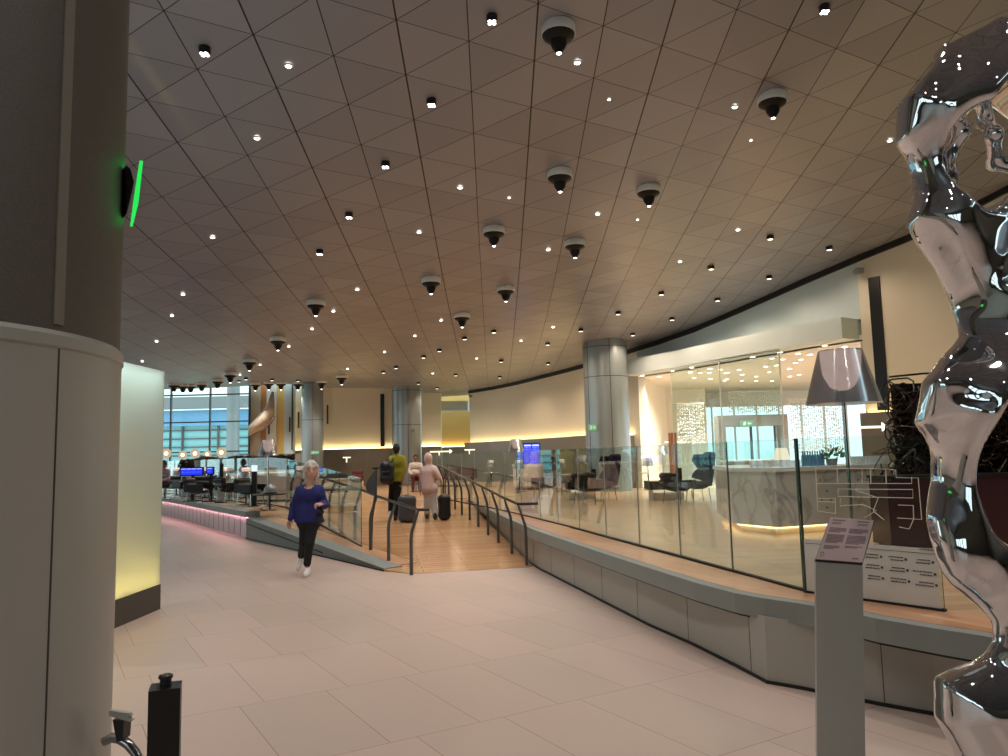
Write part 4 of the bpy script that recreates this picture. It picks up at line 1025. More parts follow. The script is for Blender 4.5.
def shade_lamp(loc, label):
    t = empty('table_lamp', loc, label=label, cat='lamp')
    MB().lathe([(.09, 0), (.085, .012), (.014, .02), (.014, .28)], n=18).build('base', 'steel', t, smooth=True)
    MB().lathe([(.17, .18), (.12, .42)], n=28, cap=False).build('lamp_shade', 'mirror_foil', t, smooth=True)
    MB().lathe([(.10, .34), (.112, .425), (.06, .43)], n=24).build('lit_top', 'lamp_warm', t, smooth=True); return t
st = side_table((0, 0, 0), 'x'); sl = shade_lamp((0, 0, 0), 'x')
spots = [(165.5, 27), (177, 26), (189, 25), (204.6, 23.6), (223.5, 21.8), (246.3, 19.4), (561, 22.5), (648, 22), (491, 27), (519, 23)]
nm = ['farthest left past the luminous glass wall', 'left of the blue screens', 'in front of the larger blue screen', 'between the two blue screens', 'right behind the white notice stand', 'left of the tall mirror-shaded lamp', 'behind the navy wing chair by the flight screens', 'behind the bench right of the round column', 'behind the middle of the right handrail', 'beside the flight screens']
for k, (x, Y) in enumerate(spots):
    a = st if k == 0 else copy_tree(st); a.location = pz(x, Y); a['label'] = 'small round white side table ' + nm[k]
    b = sl if k == 0 else copy_tree(sl); b.location = pz(x, Y) + Vector((0, 0, .5)); b['label'] = 'glowing table lamp ' + nm[k]
# low table with grey dome pot
side_table(pz(270, 17.0), 'black pedestal table under a grey dome, left of the woman in blue', .36, .36, 'black_plastic')
p = pz(270.5, 17.0) + Vector((0, 0, .36)); t = empty('serving_dome', p, label='grey domed lid standing on the black pedestal table', cat='dome')
MB().lathe([(.15, 0), (.15, .03)], n=24).build('tray', 'black_plastic', t, smooth=True); MB().lathe([(.145, .03), (.14, .1), (.10, .17), (.04, .205)], n=28).build('lid', 'planter_grey', t, smooth=True)
# counters
def counter(x0, x1, Y, zt, dep, m, label, led=True):
    a = pz(x0, Y); b = pz(x1, Y); t = empty('service_counter', ((a.x+b.x)/2, Y, PZ), label=label, cat='counter'); W = b.x-a.x
    MB().box((0, 0, (zt-PZ)/2+.04), (W, dep, zt-PZ-.16)).build('body', m, t); MB().box((0, 0, zt-PZ-.02), (W+.06, dep+.06, .04)).build('worktop', 'white_paint', t); MB().box((0, .02, .03), (W-.1, dep-.12, .06)).build('plinth', 'dark_base', t)
    if led: MB().box((0, -dep/2-.012, zt-PZ-.055), (W, .02, .03)).build('light_strip', 'shade_glow', t)
counter(256, 318, 20.5, 1.42, .5, 'pink_counter', 'pale pink counter with lit top edge behind the tall lamp and the woman in blue')
counter(227, 252, 23.0, 1.33, .5, 'pink_counter', 'pale low partition right of the notice stand')
counter(513, 540, 24.0, 1.38, .6, 'white_paint', 'white welcome desk below the blue flight screens')
counter(424, 470, 28.0, 1.0, .5, 'cream_wall', 'long low cream counter far behind the ramp top', False)
counter(322, 362, 27.0, 1.0, .5, 'cream_wall', 'low cream counter far behind the left railing', False)
counter(724, 782, 20.0, 1.40, .4, 'planter_grey', 'grey back counter in front of the door portal', False)
# flight screens
def screen(x0, x1, y0, y1, Y, label, rows=9, cols=2, stand=True):
    a = at(x0, y0, Y); b = at(x1, y1, Y); c = (a+b)/2; W = b.x-a.x; H = a.z-b.z
    t = empty('flight_screen', (c.x, Y, PZ), label=label, cat='screen'); zc = c.z-PZ
    MB().box((0, .04, zc), (W+.06, .07, H+.06)).build('housing', 'black_plastic', t); dsp = MB().box((0, 0, zc), (W, .012, H)).build('display', 'screen_blue', t)
    m_ = MB()
    for cc in range(cols):
        xx = -W/2 + (cc+.5)*W/cols
        m_.box((xx, -.008, zc+H*.42), (W/cols*.86, .004, H*.07))
        for r_ in range(rows):
            z = zc + H*.32 - r_*H*.8/rows
            for (o, l) in ((-.33, .14), (-.05, .34), (.3, .16)): m_.box((xx + o*W/cols, -.008, z), (l*W/cols*random.uniform(.7, 1.05), .004, H*.016))
    m_.build('flight_rows', 'screen_text', dsp)
    if stand: MB().box((0, .1, (zc-H/2)/2), (.08, .05, zc-H/2+.1)).build('stand_pole', 'black_plastic', t); MB().box((0, .1, .015), (.4, .3, .03)).build('stand_foot', 'black_plastic', t)
screen(523.5, 540, 444, 463.5, 24.8, 'large blue flight information screen on a stand behind the white desk')
screen(518, 524, 450.5, 465, 24.9, 'small blue flight information screen left of the large one', 9, 1)
screen(181, 202, 468.6, 474.5, 21.6, 'wide blue screen low behind the far left lounge chairs', 2, 4)
screen(207, 212.5, 468, 473.6, 21.3, 'small blue screen right of the wide low blue screen', 2, 1)
# notice stand
p = pz(221, 20.6); t = empty('notice_stand', p, label='white notice board on a black slim stand behind the far kerb', cat='sign')
MB().box((0, 0, .28), (.17, .03, .42)).build('notice', 'white_vinyl', t); MB().box((0, .04, .55), (.09, .05, 1.0)).build('stand_post', 'black_plastic', t); MB().box((0, .02, .015), (.26, .22, .03)).build('foot', 'black_plastic', t)
p = pz(254.5, 18.6); t = empty('card_reader_post', p, label='slim black post with small lit white display, left of the mirror-shaded lamp', cat='post')
MB().box((0, 0, .42), (.12, .07, .84)).build('post_body', 'black_plastic', t); MB().box((0, -.01, .92), (.13, .05, .15)).build('display', 'screen_text', t); MB().box((0, 0, .01), (.24, .2, .02)).build('foot', 'black_plastic', t)
# hedge planter
a = pz(186, 25.8); b = pz(288, 22.6)
t = empty('hedge_planter', (a+b)/2, label='long planter of dark red-brown hedge in front of the window wall', cat='planter')
L_ = (b-a).length; an = math.atan2(b.y-a.y, b.x-a.x); t.rotation_euler = (0, 0, an)
MB().box((0, 0, .4), (L_, .5, .8)).build('trough', 'planter_grey', t)
for nm_, mm, cnt, sz in (('foliage', 'hedge_leaf', 9000, .075), ('blossom', 'hedge_flower', 350, .03)):
    mb = MB()
    for k in range(cnt):
        x = random.uniform(-L_/2, L_/2); hh = .30 + .04*math.sin(x*3.1) + .03*math.sin(x*7.3); c = Vector((x, random.uniform(-.28, .28), .78 + (hh+.12)*random.random()**.8))
        d = Vector((random.gauss(0, 1), random.gauss(0, 1), random.gauss(0, 1))).normalized(); e = d.orthogonal().normalized(); f2 = d.cross(e)
        mb.add([c - e*sz, c + f2*sz*.5, c + e*sz, c - f2*sz*.5], [(0, 1, 2, 3)])
    mb.build(nm_, mm, t)
# ring lamps
for k, (x, y, r, w) in enumerate([(167, 453.5, 5, 'farthest left'), (183.5, 455, 4.3, 'second from the left'), (195.8, 453.5, 4.8, 'third from the left'), (208, 454.3, 4, 'fourth from the left'), (222, 452.5, 5, 'rightmost')]):
    Yr = 27.4; p = at(x, y, Yr); R_ = r*Yr/F
    t = empty('ring_lamp', (p.x, Yr, PZ), label='cream disc lamp on a stem before the windows, ' + w, cat='lamp'); zc = p.z-PZ
    o = MB().lathe([(0.01, .02), (R_*.45, .0), (R_*.5, .0), (R_*.55, .02), (R_, .05), (R_, .07), (.01, .07)], n=32).build('disc', 'ring_glow', t, smooth=True); o.location = (0, 0, zc); o.rotation_euler = (PI/2, 0, 0)
    o = MB().lathe([(R_*.42, -.06), (R_*.36, -.10), (R_*.1, -.12)], n=20).build('bulb', 'lens_soft', t, smooth=True); o.location = (0, 0, zc); o.rotation_euler = (-PI/2, 0, 0)
    MB().box((0, .06, (zc-R_)/2), (.03, .03, zc-R_+.1)).build('stem', 'steel', t); MB().box((0, .06, .01), (.2, .2, .02)).build('foot', 'steel', t)
# curved marble-like relief sculpture in the far corner
Yr = 29.6
mb = MB(); top_ = [(249, 430), (255, 424), (262, 416), (269, 405), (274, 392)]; bot_ = [(249, 436), (256, 432.5), (263, 429), (270, 423), (275, 415)]
t = empty('swoosh_relief', at(262, 420, Yr), label='curved stone relief sweeping upward across the far wall bays beside the window', cat='sculpture')
vs = [at(x, y, Yr - .1*math.sin(i)) for i, (x, y) in enumerate(top_)] + [at(x, y, Yr+.2) for x, y in bot_]; n = 5
mb.add(vs, [(i, i+1, n+i+1, n+i) for i in range(4)]); o = mb.build('relief_body', 'relief_stone', t, world=True, smooth=True); md_ = o.modifiers.new('s', 'SOLIDIFY'); md_.thickness = .25
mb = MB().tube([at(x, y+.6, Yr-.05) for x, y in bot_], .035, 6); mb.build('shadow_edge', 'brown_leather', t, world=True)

# ================================================================== CEILING FIXTURES
def lamp(kind, name, loc, energy, col=(255, 247, 241), size=.04, blend=.6, angle=100, parent=None):
    L = bpy.data.lights.new(name, kind); L.energy = energy; L.color = lin(col); L.shadow_soft_size = size
    if kind == 'SPOT': L.spot_size = math.radians(angle); L.spot_blend = blend
    o = bpy.data.objects.new(name, L); C.objects.link(o); o.location = loc
    if parent: o.parent = parent
    return o
BANDS = [(0, 95, 'topmost eighth'), (95, 190, 'second eighth from the top'), (190, 262, 'upper-middle'), (262, 330, 'middle'), (330, 362, 'lower'), (362, 400, 'lowest')]
def labels_for(pxs, what):
    out = [None]*len(pxs)
    for lo, hi, nm_ in BANDS:
        idx = sorted([i for i, (x, y) in enumerate(pxs) if lo <= y < hi], key=lambda i: pxs[i][0])
        if nm_.endswith('top'): tail = "in the photo's " + nm_
        else: tail = 'in the %s ceiling band' % nm_
        for k, i in enumerate(idx):
            out[i] = '%s, %s %s' % (what, 'alone' if len(idx) == 1 else (ORD[k] + ' from left' if k < 16 else 'rightmost'), tail)
    return out
domes = [(558, 28), (559.4, 174), (648.3, 191), (771.7, 97), (493.7, 232), (574.7, 245), (431, 283), (505.6, 291), (462, 318.5), (315.8, 305), (278, 338), (249.5, 359.3), (230.4, 372.4), (217.6, 379.2), (201.8, 382.8), (190.8, 384.5), (183, 384.3), (173.9, 383), (255.4, 387), (268.8, 388), (281, 387.3), (297.7, 385.5), (321.5, 381), (341.7, 375.4)]
t = empty('dome_spotlight', (0, 0, 0), label='x', cat='ceiling light', group='white-rimmed dome spotlights hanging from the panelled ceiling')
MB().lathe([(.19, .10), (.197, .08), (.197, -.01), (.19, -.02)], n=40).build('rim', 'dome_white', t, smooth=True)
KN = MB().lathe([(.188, -.02), (.175, -.045), (.13, -.072), (.10, -.09), (.088, -.14), (.078, -.17), (.05, -.205), (.036, -.235)], n=32).build('nozzle', 'dome_black', t, smooth=True)
MB().lathe([(.030, -.236), (.024, -.244), (.01, -.248)], n=20).build('lens', 'lens', KN, smooth=True)
dl = labels_for(domes, 'white-rimmed black dome spotlight')
for k, (x, y) in enumerate(domes):
    p = onc(x, y - 4 if y < 330 else y); o = t if k == 0 else copy_tree(t)
    if p.y > 29: s_ = 29/p.y; p = Vector((p.x*s_, 29, cz(p.x*s_, 29)))
    o.location = (p.x, p.y, p.z - .07); o['label'] = dl[k]
    if k < 24: lamp('SPOT', 'spot_lamp', (p.x, p.y, p.z - .40), 118, (255, 247, 241), .05, .7, 92)
bright = [(288.6, 60.3), (257, 135.6), (212.7, 234.3), (577, 56.5), (460, 185.7), (419, 229), (597.5, 211.3), (734.6, 103.8), (889.5, 136.5), (737.8, 228.3), (183, 293.2), (172, 314), (156.6, 340), (142.3, 360), (357.2, 288.8), (333.4, 310), (312, 327.4), (288.8, 345.3), (260, 364), (240, 374), (414.8, 334.7), (384.6, 351), (347.4, 368), (548.2, 247.6), (680, 260.8), (441, 319.6), (553, 326), (521, 340), (476.5, 357.7), (432.7, 372.6), (609, 98.4), (509, 194.6), (637.5, 218.4), (750.8, 138)]
t = empty('recessed_spotlight', (0, 0, 0), label='x', cat='ceiling light', group='small bright recessed spotlights in the panelled ceiling')
MB().lathe([(.052, .0), (.052, -.012), (.036, -.016), (.036, -.004)], n=24, cap=False).build('trim_ring', 'dome_white', t, smooth=True)
MB().lathe([(.036, -.006), (.03, -.022), (.012, -.028)], n=18).build('lens', 'lens', t, smooth=True)
bl = labels_for(bright, 'tiny bright recessed spotlight')
for k, (x, y) in enumerate(bright):
    p = onc(x, y); o = t if k == 0 else copy_tree(t); o.location = (p.x, p.y, p.z - .004); o['label'] = bl[k]
    if k >= 30: o.scale = (.55, .55, .55)
    else: lamp('SPOT', 'spot_lamp', (p.x, p.y, p.z - .08), 70, (255, 247, 241), .04, .8, 80)
quad = [(204.8, 41.3), (385.4, 162), (349, 211), (491.7, 11), (431.4, 98.4), (824, 2.5), (319.7, 249)]
t = empty('four_led_downlight', (0, 0, 0), label='x', cat='ceiling light', group='black round surface downlights with four bright lenses')
KN = MB().lathe([(.062, .0), (.062, -.075), (.055, -.08)], n=28).build('housing', 'black_plastic', t, smooth=True)
for sx in (-1, 1):
    for sy in (-1, 1):
        o = MB().lathe([(.021, -.079), (.019, -.088), (.008, -.092)], n=14).build('led_lens', 'lens', KN, smooth=True); o.location = (sx*.024, sy*.024, 0)
ql = labels_for(quad, 'black four-lens surface downlight')
for k, (x, y) in enumerate(quad):
    p = onc(x, y); o = t if k == 0 else copy_tree(t); o.location = (p.x, p.y, p.z + .006); o['label'] = ql[k]
    lamp('SPOT', 'spot_lamp', (p.x, p.y, p.z - .15), 100, (255, 247, 241), .05, .7, 90)
pale = [(770, 234.9), (829, 246), (711, 265.8), (768.9, 274.7), (717.4, 297.6), (672, 317.6), (661.2, 291), (618, 311.7), (632.7, 333), (580.7, 328.9), (547.6, 342.3), (464.6, 336.3), (439.3, 348.5), (423.5, 355.4), (501, 360), (396, 366.4), (383.4, 370.6), (548, 362.5), (455.7, 373.8), (499.7, 376), (493.8, 329.5), (418.5, 382.5), (437, 387), (246, 377.5), (272, 378.5), (298, 379.5), (239, 380)]
t = empty('surface_downlight', (0, 0, 0), label='x', cat='ceiling light', group='short black surface downlights with one pale lens')
MB().lathe([(.07, .0), (.07, -.07), (.062, -.074)], n=24).build('housing', 'black_plastic', t, smooth=True)
MB().lathe([(.056, -.072), (.05, -.079), (.01, -.082)], n=20).build('lens', 'lens_soft', t, smooth=True)
pl_ = labels_for(pale, 'short black surface downlight')
for k, (x, y) in enumerate(pale):
    p = onc(x, y); o = t if k == 0 else copy_tree(t); o.location = (p.x, p.y, p.z + .006); o['label'] = pl_[k]
    lamp('SPOT', 'spot_lamp', (p.x, p.y, p.z - .13), (46 if x > 750 else 84) if y < 345 else 85, (255, 222, 190), .06, .6, 158)
# small spots in the white canopy of the bar lounge
S1 = [(37, 212), (95, 215), (186, 219), (228, 179), (290, 183), (314, 164), (323, 186), (373, 168), (381, 187), (363, 197), (410, 171), (456, 142), (518, 147), (270, 209), (281, 226), (303, 205), (345, 216), (375, 234), (346, 240), (196, 234), (150, 228), (240, 240), (63, 228), (32, 228), (289, 254), (195, 253), (141, 253), (95, 248), (240, 254)]
S2 = [(386, 172), (452, 175), (500, 153), (568, 157), (573, 140), (583, 180), (605, 160), (641, 146), (640, 160), (645, 184), (681, 148), (703, 162), (706, 185)]
cp_px = [(680+a/3.15, 300+b/3.15) for a, b in S1] + [(540+a/3.78, 330+b/3.78) for a, b in S2]
t = empty('canopy_downlight', (0, 0, 0), label='x', cat='ceiling light', group='small round downlights in the white bar lounge ceiling')
MB().lathe([(.085, .0), (.085, -.01), (.065, -.012)], n=20, cap=False).build('trim_ring', 'white_paint', t, smooth=True)
MB().lathe([(.066, -.006), (.05, -.016)], n=18).build('lens', 'lens', t, smooth=True)
rows_ = sorted(range(len(cp_px)), key=lambda i: cp_px[i][1])
lab = {}
nrow = 5
for r_ in range(nrow):
    seg = rows_[r_*len(rows_)//nrow:(r_+1)*len(rows_)//nrow]; seg.sort(key=lambda i: cp_px[i][0])
    for k, i in enumerate(seg): lab[i] = 'tiny bar lounge downlight, %s from left, %s band of five from the top' % (ORD[k], ORD[r_])
first = True; nl_ = 0
for i, (x, y) in enumerate(cp_px):
    p = onz(x, y, CZC)
    if p.y > 30: continue
    o = t if first else copy_tree(t); first = False; o.location = (p.x, p.y, CZC - .001); o['label'] = lab[i]
    if i % 2 == 0: lamp('SPOT', 'spot_lamp', (p.x, p.y, CZC - .06), 175, (255, 247, 241), .05, .8, 140)

# ================================================================== LAMPS AND DAYLIGHT
for x, Y, z, e in [(267, 18.2, 2.0, 8), (516.5, 22, 1.98, 8), (663, 26, 1.8, 5)]:
    p = at(x, 460, Y); lamp('POINT', 'bulb', (p.x, Y, z), e, (255, 200, 150), .05)
lamp('POINT', 'bulb', (L1.x, 6.05, 2.25), 14, (255, 196, 160), .06)
# big windows behind the camera: real daylight opening, plus added fill spots without fixtures that brighten the near objects
for x in (-7, -2, 3, 8):
    for y in (-1.5, 2.5, 6):
        lamp('SPOT', 'hall_fill', (x, y, cz(x, y) - .3), 320, (255, 247, 241), .08, .7, 110)
W = bpy.data.worlds.new('world'); bpy.context.scene.world = W; W.use_nodes = True
bg = W.node_tree.nodes['Background']; bg.inputs[0].default_value = (*lin((222, 246, 250)), 1); bg.inputs[1].default_value = 1.7
vs_ = bpy.context.scene.view_settings; vs_.view_transform = 'Standard'; vs_.look = 'None'; vs_.gamma = 1; vs_.use_curve_mapping = False; vs_.exposure = 0
sc = bpy.context.scene
sc.cycles.max_bounces = 10; sc.cycles.transparent_max_bounces = 24; sc.cycles.glossy_bounces = 6; sc.cycles.diffuse_bounces = 4; sc.cycles.use_denoising = True; sc.cycles.sample_clamp_indirect = 4; sc.cycles.caustics_reflective = False; sc.cycles.caustics_refractive = False

# ================================================================== PEOPLE
def person(px, py, label, ramp=True, D=None):
    root = onramp(px, py) if ramp else onz(px, py, 0)
    t = empty('person', root, label=label, cat='person'); Y0 = root.y
    W = lambda x, y, dy=0.: tuple(Vector(at(x, y, Y0 + dy)) - root)
    return t, W, Y0 / F
def hand(wrist, direc, side, s=1., curl=.5, palm=(0, -1, 0)):
    """wrist point, pointing direction, palm side; fingers curl towards the palm normal"""
    w = np.array(wrist, float); d = np.array(direc, float); d /= np.linalg.norm(d); n = np.array(palm, float); n -= n@d*d; n /= np.linalg.norm(n); x = np.cross(d, n) * side
    pr = [('c', w - d*.02, w + d*.03, .024*s, .026*s)]
    for k, (o, L) in enumerate(((-.027, .062), (-.009, .074), (.009, .070), (.027, .055))):
        b = w + d*.035*s + x*o*s; k0 = b + d*.045*s; pr.append(('c', b, k0, .0135*s, .0105*s))
        a1 = curl*.9; d1 = d*math.cos(a1) + n*math.sin(a1); k1 = k0 + d1*L*.5*s; a2 = curl*1.9; d2 = d*math.cos(a2) + n*math.sin(a2); k2 = k1 + d2*L*.5*s
        pr += [('c', k0, k1, .0098*s, .0088*s), ('c', k1, k2, .0088*s, .0075*s)]
    tb = w + d*.015*s - x*.022*s; t1 = tb + (d*.6 - x*.8)*.035*s; t2 = t1 + (d*.9 - x*.2 + n*.4)*.032*s
    pr += [('c', tb, t1, .014*s, .011*s), ('c', t1, t2, .011*s, .0085*s)]
    return (pr, .0042, .006)
V3 = lambda p: np.array(p, float)
def head_prims(c, r, face, tilt=0):
    """c head centre, r half height, face = unit vector in plan"""
    c = V3(c); f = np.array((face[0], face[1], 0.)); f /= np.linalg.norm(f); sd = np.array((-f[1], f[0], 0.)); an = math.atan2(f[1], f[0]) - PI/2; up = np.array((0, 0, 1.))
    pr = [('e', c + up*.12*r - f*.08*r, (.68*r, .82*r, .82*r), an), ('e', c - up*.38*r + f*.18*r, (.50*r, .56*r, .52*r), an), ('c', c - up*.75*r + f*.38*r, c - up*.72*r + f*.42*r, .20*r, .20*r),
          ('c', c + up*.08*r + f*.72*r, c - up*.18*r + f*.86*r, .08*r, .13*r)]
    for s in (-1, 1): pr += [('e', c + sd*s*.66*r - up*.02*r, (.10*r, .18*r, .26*r), an), ('c', c + sd*s*.27*r + up*.12*r + f*.62*r, c + sd*s*.24*r + up*.16*r + f*.64*r, .09*r, .09*r), ('c', c + sd*s*.34*r - up*.22*r + f*.45*r, c + sd*s*.2*r - up*.4*r + f*.52*r, .17*r, .15*r)]
    pr += [('c', c - up*.46*r + f*.66*r - sd*.14*r, c - up*.46*r + f*.66*r + sd*.14*r, .06*r, .06*r)]
    return pr
def face_bits(c, r, face, t):
    c = Vector(c); f = Vector((face[0], face[1], 0)).normalized(); sd = Vector((-f.y, f.x, 0)); up = Vector((0, 0, 1))
    for s in (-1, 1):
        m_ = MB(); m_.lathe([(.001, -.05*r), (.085*r, -.02*r), (.095*r, 0), (.085*r, .02*r), (.001, .05*r)], n=12); o = m_.build('eye', 'hair_black', t, smooth=True); o.location = c + sd*s*.27*r + up*.1*r + f*.74*r
        MB().tube([c + sd*s*.14*r + up*.27*r + f*.76*r, c + sd*s*.30*r + up*.31*r + f*.72*r, c + sd*s*.42*r + up*.26*r + f*.62*r], .025*r, 6).build('eyebrow', 'hair_black' if t.get('dark') else 'brown_leather', t)
    MB().tube([c - up*.46*r + f*.74*r - sd*.17*r, c - up*.47*r + f*.79*r, c - up*.46*r + f*.74*r + sd*.17*r], [.02*r, .045*r, .02*r], 6).build('mouth', mat('lips', (170, 92, 86), .5), t)

def torso(chest, pel, w1, w2, r1, r2): return [('c', chest + (s_*w1, 0, 0), pel + (s_*w2, 0, .03), r1, r2) for s_ in (-1, 1)]
# --- woman in royal blue, walking towards the viewer
t, P, s = person(306.5, 575.5, 'white-haired woman walking in a royal blue top, black trousers and white trainers', False)
hc = V3(P(311.3, 471.2)); hr = .128
face = (.35, -.94)
neck = V3(P(310, 482.5)); chest = V3(P(310, 495)); belly = V3(P(308.5, 511)); pel = V3(P(309, 520))
sL, eL, wL = V3(P(299, 490.3)), V3(P(292.8, 506, .03)), V3(P(288.8, 519.5, -.05))
sR, eR, wR = V3(P(321, 489.5)), V3(P(326.2, 504.5, .02)), V3(P(322.8, 504.2, -.20))
hL, kL, aL = V3(P(305.2, 522)), V3(P(303.6, 542, .02)), V3(P(300.8, 556.5, .22))
hR, kR, aR = V3(P(313.6, 522)), V3(P(309.8, 543, -.10)), V3(P(307.3, 566, -.02))
body = head_prims(hc, hr, face) + [('c', hc - (0, 0, .08), neck - (0, 0, .02), .052, .058), ('c', chest + (-.10, 0, .03), chest + (.10, 0, .03), .10, .10), ('c', belly + (-.07, 0, 0), belly + (.07, 0, 0), .105, .105), ('c', pel + (-.08, 0, 0), pel + (.08, 0, 0), .11, .11),
        ('c', sL, eL, .048, .040), ('c', eL, wL, .038, .026), ('c', sR, eR, .048, .040), ('c', eR, wR, .038, .026),
        ('c', hL, kL, .085, .055), ('c', kL, aL, .052, .036), ('c', hR, kR, .085, .055), ('c', kR, aR, .052, .036)]
HL = hand(wL, V3(P(287.2, 526)) - wL, 1, 1.0, .5, (.5, -.6, 0)); HR = hand(wR, (-.75, -.55, .05), -1, 1.0, 1.0, (0, .3, -1))
sdf_obj('body', [(body, .0125, .03), HL, HR, (head_prims(hc, hr, face), .007, .012)], 'skin', t, 2)
face_bits(hc, hr, face, t)
up = np.array((0, 0, 1.)); ff = np.array((*face, 0)); sd = np.array((-ff[1], ff[0], 0))
hp = [('e', hc + up*.045 - ff*.035, (.112, .118, .108), 0)]
for s_ in (-1, 1): hp += [('c', hc + sd*s_*.085 + up*.03 - ff*.02, hc + sd*s_*.092 - up*.09 - ff*.03, .040, .034), ('c', hc + sd*s_*.05 + up*.11 + ff*.05, hc + sd*s_*.09 + up*.05 + ff*.03, .028, .030)]
hp += [('c', hc - ff*.09 + up*.0, hc - ff*.085 - up*.11, .07, .05)]
def hair_clip(X, Y, Z):
    r_ = (X-hc[0])*ff[0] + (Y-hc[1])*ff[1]; return np.minimum(r_ - .062, .055 - (Z-hc[2]) ) if False else np.where(Z - hc[2] < .055, r_ - .045, -1.0)
for k in range(46):
    a_ = random.uniform(0, 2*PI); e_ = random.uniform(-.5, 1.3); q_ = hc + up*.04 - ff*.035 + np.array((math.cos(a_)*math.cos(e_)*.108, math.sin(a_)*math.cos(e_)*.114, math.sin(e_)*.106)); hp.append(('c', q_, q_ + up*.004, .022, .022))
sdf_obj('hair', [(hp, .008, .008)], 'hair_white', t, 2, clip=hair_clip)
sw = [('c', chest + (-.11, 0, .055), chest + (.11, 0, .055), .092, .092), ('c', chest + (-.10, -.02, 0), chest + (.10, -.02, 0), .118, .118), ('c', belly + (-.075, 0, 0), belly + (.08, 0, 0), .125, .125), ('c', pel + (-.085, 0, .02), pel + (.085, 0, .02), .132, .132), ('c', chest + (0, 0, .06), chest + (0, 0, .08), .10, .10),
      ('c', sL, eL, .064, .058), ('c', eL, wL + (eL-wL)*.08, .056, .045), ('c', sR, eR, .064, .058), ('c', eR, wR + (eR-wR)*.12, .056, .046)]
hem = pel[2] - .035
sw += torso(chest, pel, .085, .085, .112, .128)
sdf_obj('blue_top', [(sw, .0115, .035)], 'royal_blue', t, 2, clip=lambda X, Y, Z: np.maximum(.088 - np.sqrt((X-neck[0])**2 + (Y-neck[1]+.05)**2 + ((Z-neck[2]+.01)*.9)**2), np.where(np.abs(X - pel[0]) < .2, hem - Z, -1.)))
tr_ = [('c', pel + (-.08, 0, -.02), pel + (.08, 0, -.02), .118, .118), ('c', hL, kL, .098, .072), ('c', kL, aL + up*.02, .068, .056), ('c', hR, kR, .098, .072), ('c', kR, aR + up*.04, .068, .058)]
sdf_obj('trousers', [(tr_, .0115, .03)], 'trouser_black', t, 2)
def shoe(name, heel, toe, m, parent, w=.045):
    heel, toe = V3(heel), V3(toe); sdf_obj(name, [([('c', heel, toe, w*1.0, w*.86), ('c', heel + up*.03, heel + (toe-heel)*.35 + up*.02, w, w*.9), ('c', heel + up*.06, heel + up*.065, w*.9, w*.9)], .008, .02)], m, parent, 2)
shoe('shoe', (aR[0], aR[1]+.02, .045), (aR[0]+.02, aR[1]-.17, .04), 'sneaker_white', t)
shoe('shoe', aL + (.0, .05, -.02), aL + (-.035, -.06, -.165), 'sneaker_white', t)
m_ = MB(); pc = Vector(P(312.7, 496.8, -.13))
m_.tube([pc + Vector((.03*math.cos(k*PI/8), 0, .03*math.sin(k*PI/8))) for k in range(16)], .007, 6, closed=True); m_.build('pendant', 'black_plastic', t)
MB().tube([Vector(neck) + Vector((-.055, -.05, .0)), Vector(chest) + Vector((-.03, -.115, .04)), pc + Vector((0, 0, .03)), Vector(chest) + Vector((.06, -.115, .04)), Vector(neck) + Vector((.06, -.05, .0))], .003, 5).build('necklace_cord', 'hair_black', t)
t.scale = (.93, .95, 1)
ho = Vector(t.location) + Vector(P(319.6, 514.5, -.08)); hb = empty('handbag', ho, label='small black handbag hanging at the hip of the woman in blue', cat='bag')
sdf_obj('bag_body', [([('c', (-.03, 0, -.08), (.03, 0, -.08), .045, .045), ('c', (-.025, 0, .04), (.025, 0, .04), .04, .04)], .01, .05)], 'black_leather', hb, 2)
MB().tube([(-.03, 0, .06), (-.035, -.03, .13), (.0, -.06, .17), (.03, -.03, .13), (.03, 0, .06)], .007, 6).build('handle', 'black_leather', hb)

# --- man in mustard shirt with backpack, seen from behind
t, P, s = person(394, 520.5, 'man in a mustard T-shirt seen from behind walking up the ramp')
hc = V3(P(397.2, 449.3)); hr = .112; face = (.15, .98); ff = np.array((*face, 0)); sd = np.array((-ff[1], ff[0], 0))
neck = V3(P(397, 454.8)); chest = V3(P(398, 462)); belly = V3(P(398.5, 472)); pel = V3(P(396, 482.5))
sL, eL, wL = V3(P(391, 459.5)), V3(P(389, 470.5, .02)), V3(P(389.5, 479, .10)); sR, eR, wR = V3(P(404.6, 459.5)), V3(P(406.3, 471.5)), V3(P(403.6, 481.5, -.06))
hL, kL, aL = V3(P(393, 484)), V3(P(390.4, 500, .10)), V3(P(389.6, 513.8, .08)); hR, kR, aR = V3(P(399.2, 484)), V3(P(397.6, 500)), V3(P(396, 517.5, -.02))
body = head_prims(hc, hr, face) + [('c', hc - (0, 0, .06), neck, .055, .06), ('c', chest + (-.11, 0, .03), chest + (.11, 0, .03), .105, .105), ('c', belly + (-.08, 0, 0), belly + (.08, 0, 0), .105, .105), ('c', pel + (-.08, 0, 0), pel + (.08, 0, 0), .105, .105),
        ('c', sL, eL, .052, .042), ('c', eL, wL, .040, .028), ('c', sR, eR, .052, .042), ('c', eR, wR, .040, .028), ('c', hL, kL, .085, .058), ('c', kL, aL, .055, .038), ('c', hR, kR, .085, .058), ('c', kR, aR, .055, .038)]
sdf_obj('body', [(body, .0125, .03), hand(wR, (-.1, -.15, -1), 1, 1.05, 1.0, (-1, 0, 0)), hand(wL, (.1, .1, -1), -1, 1.05, .8, (1, 0, 0)), (head_prims(hc, hr, face), .008, .012)], 'skin_dark', t, 2)
face_bits(hc, hr, face, t)
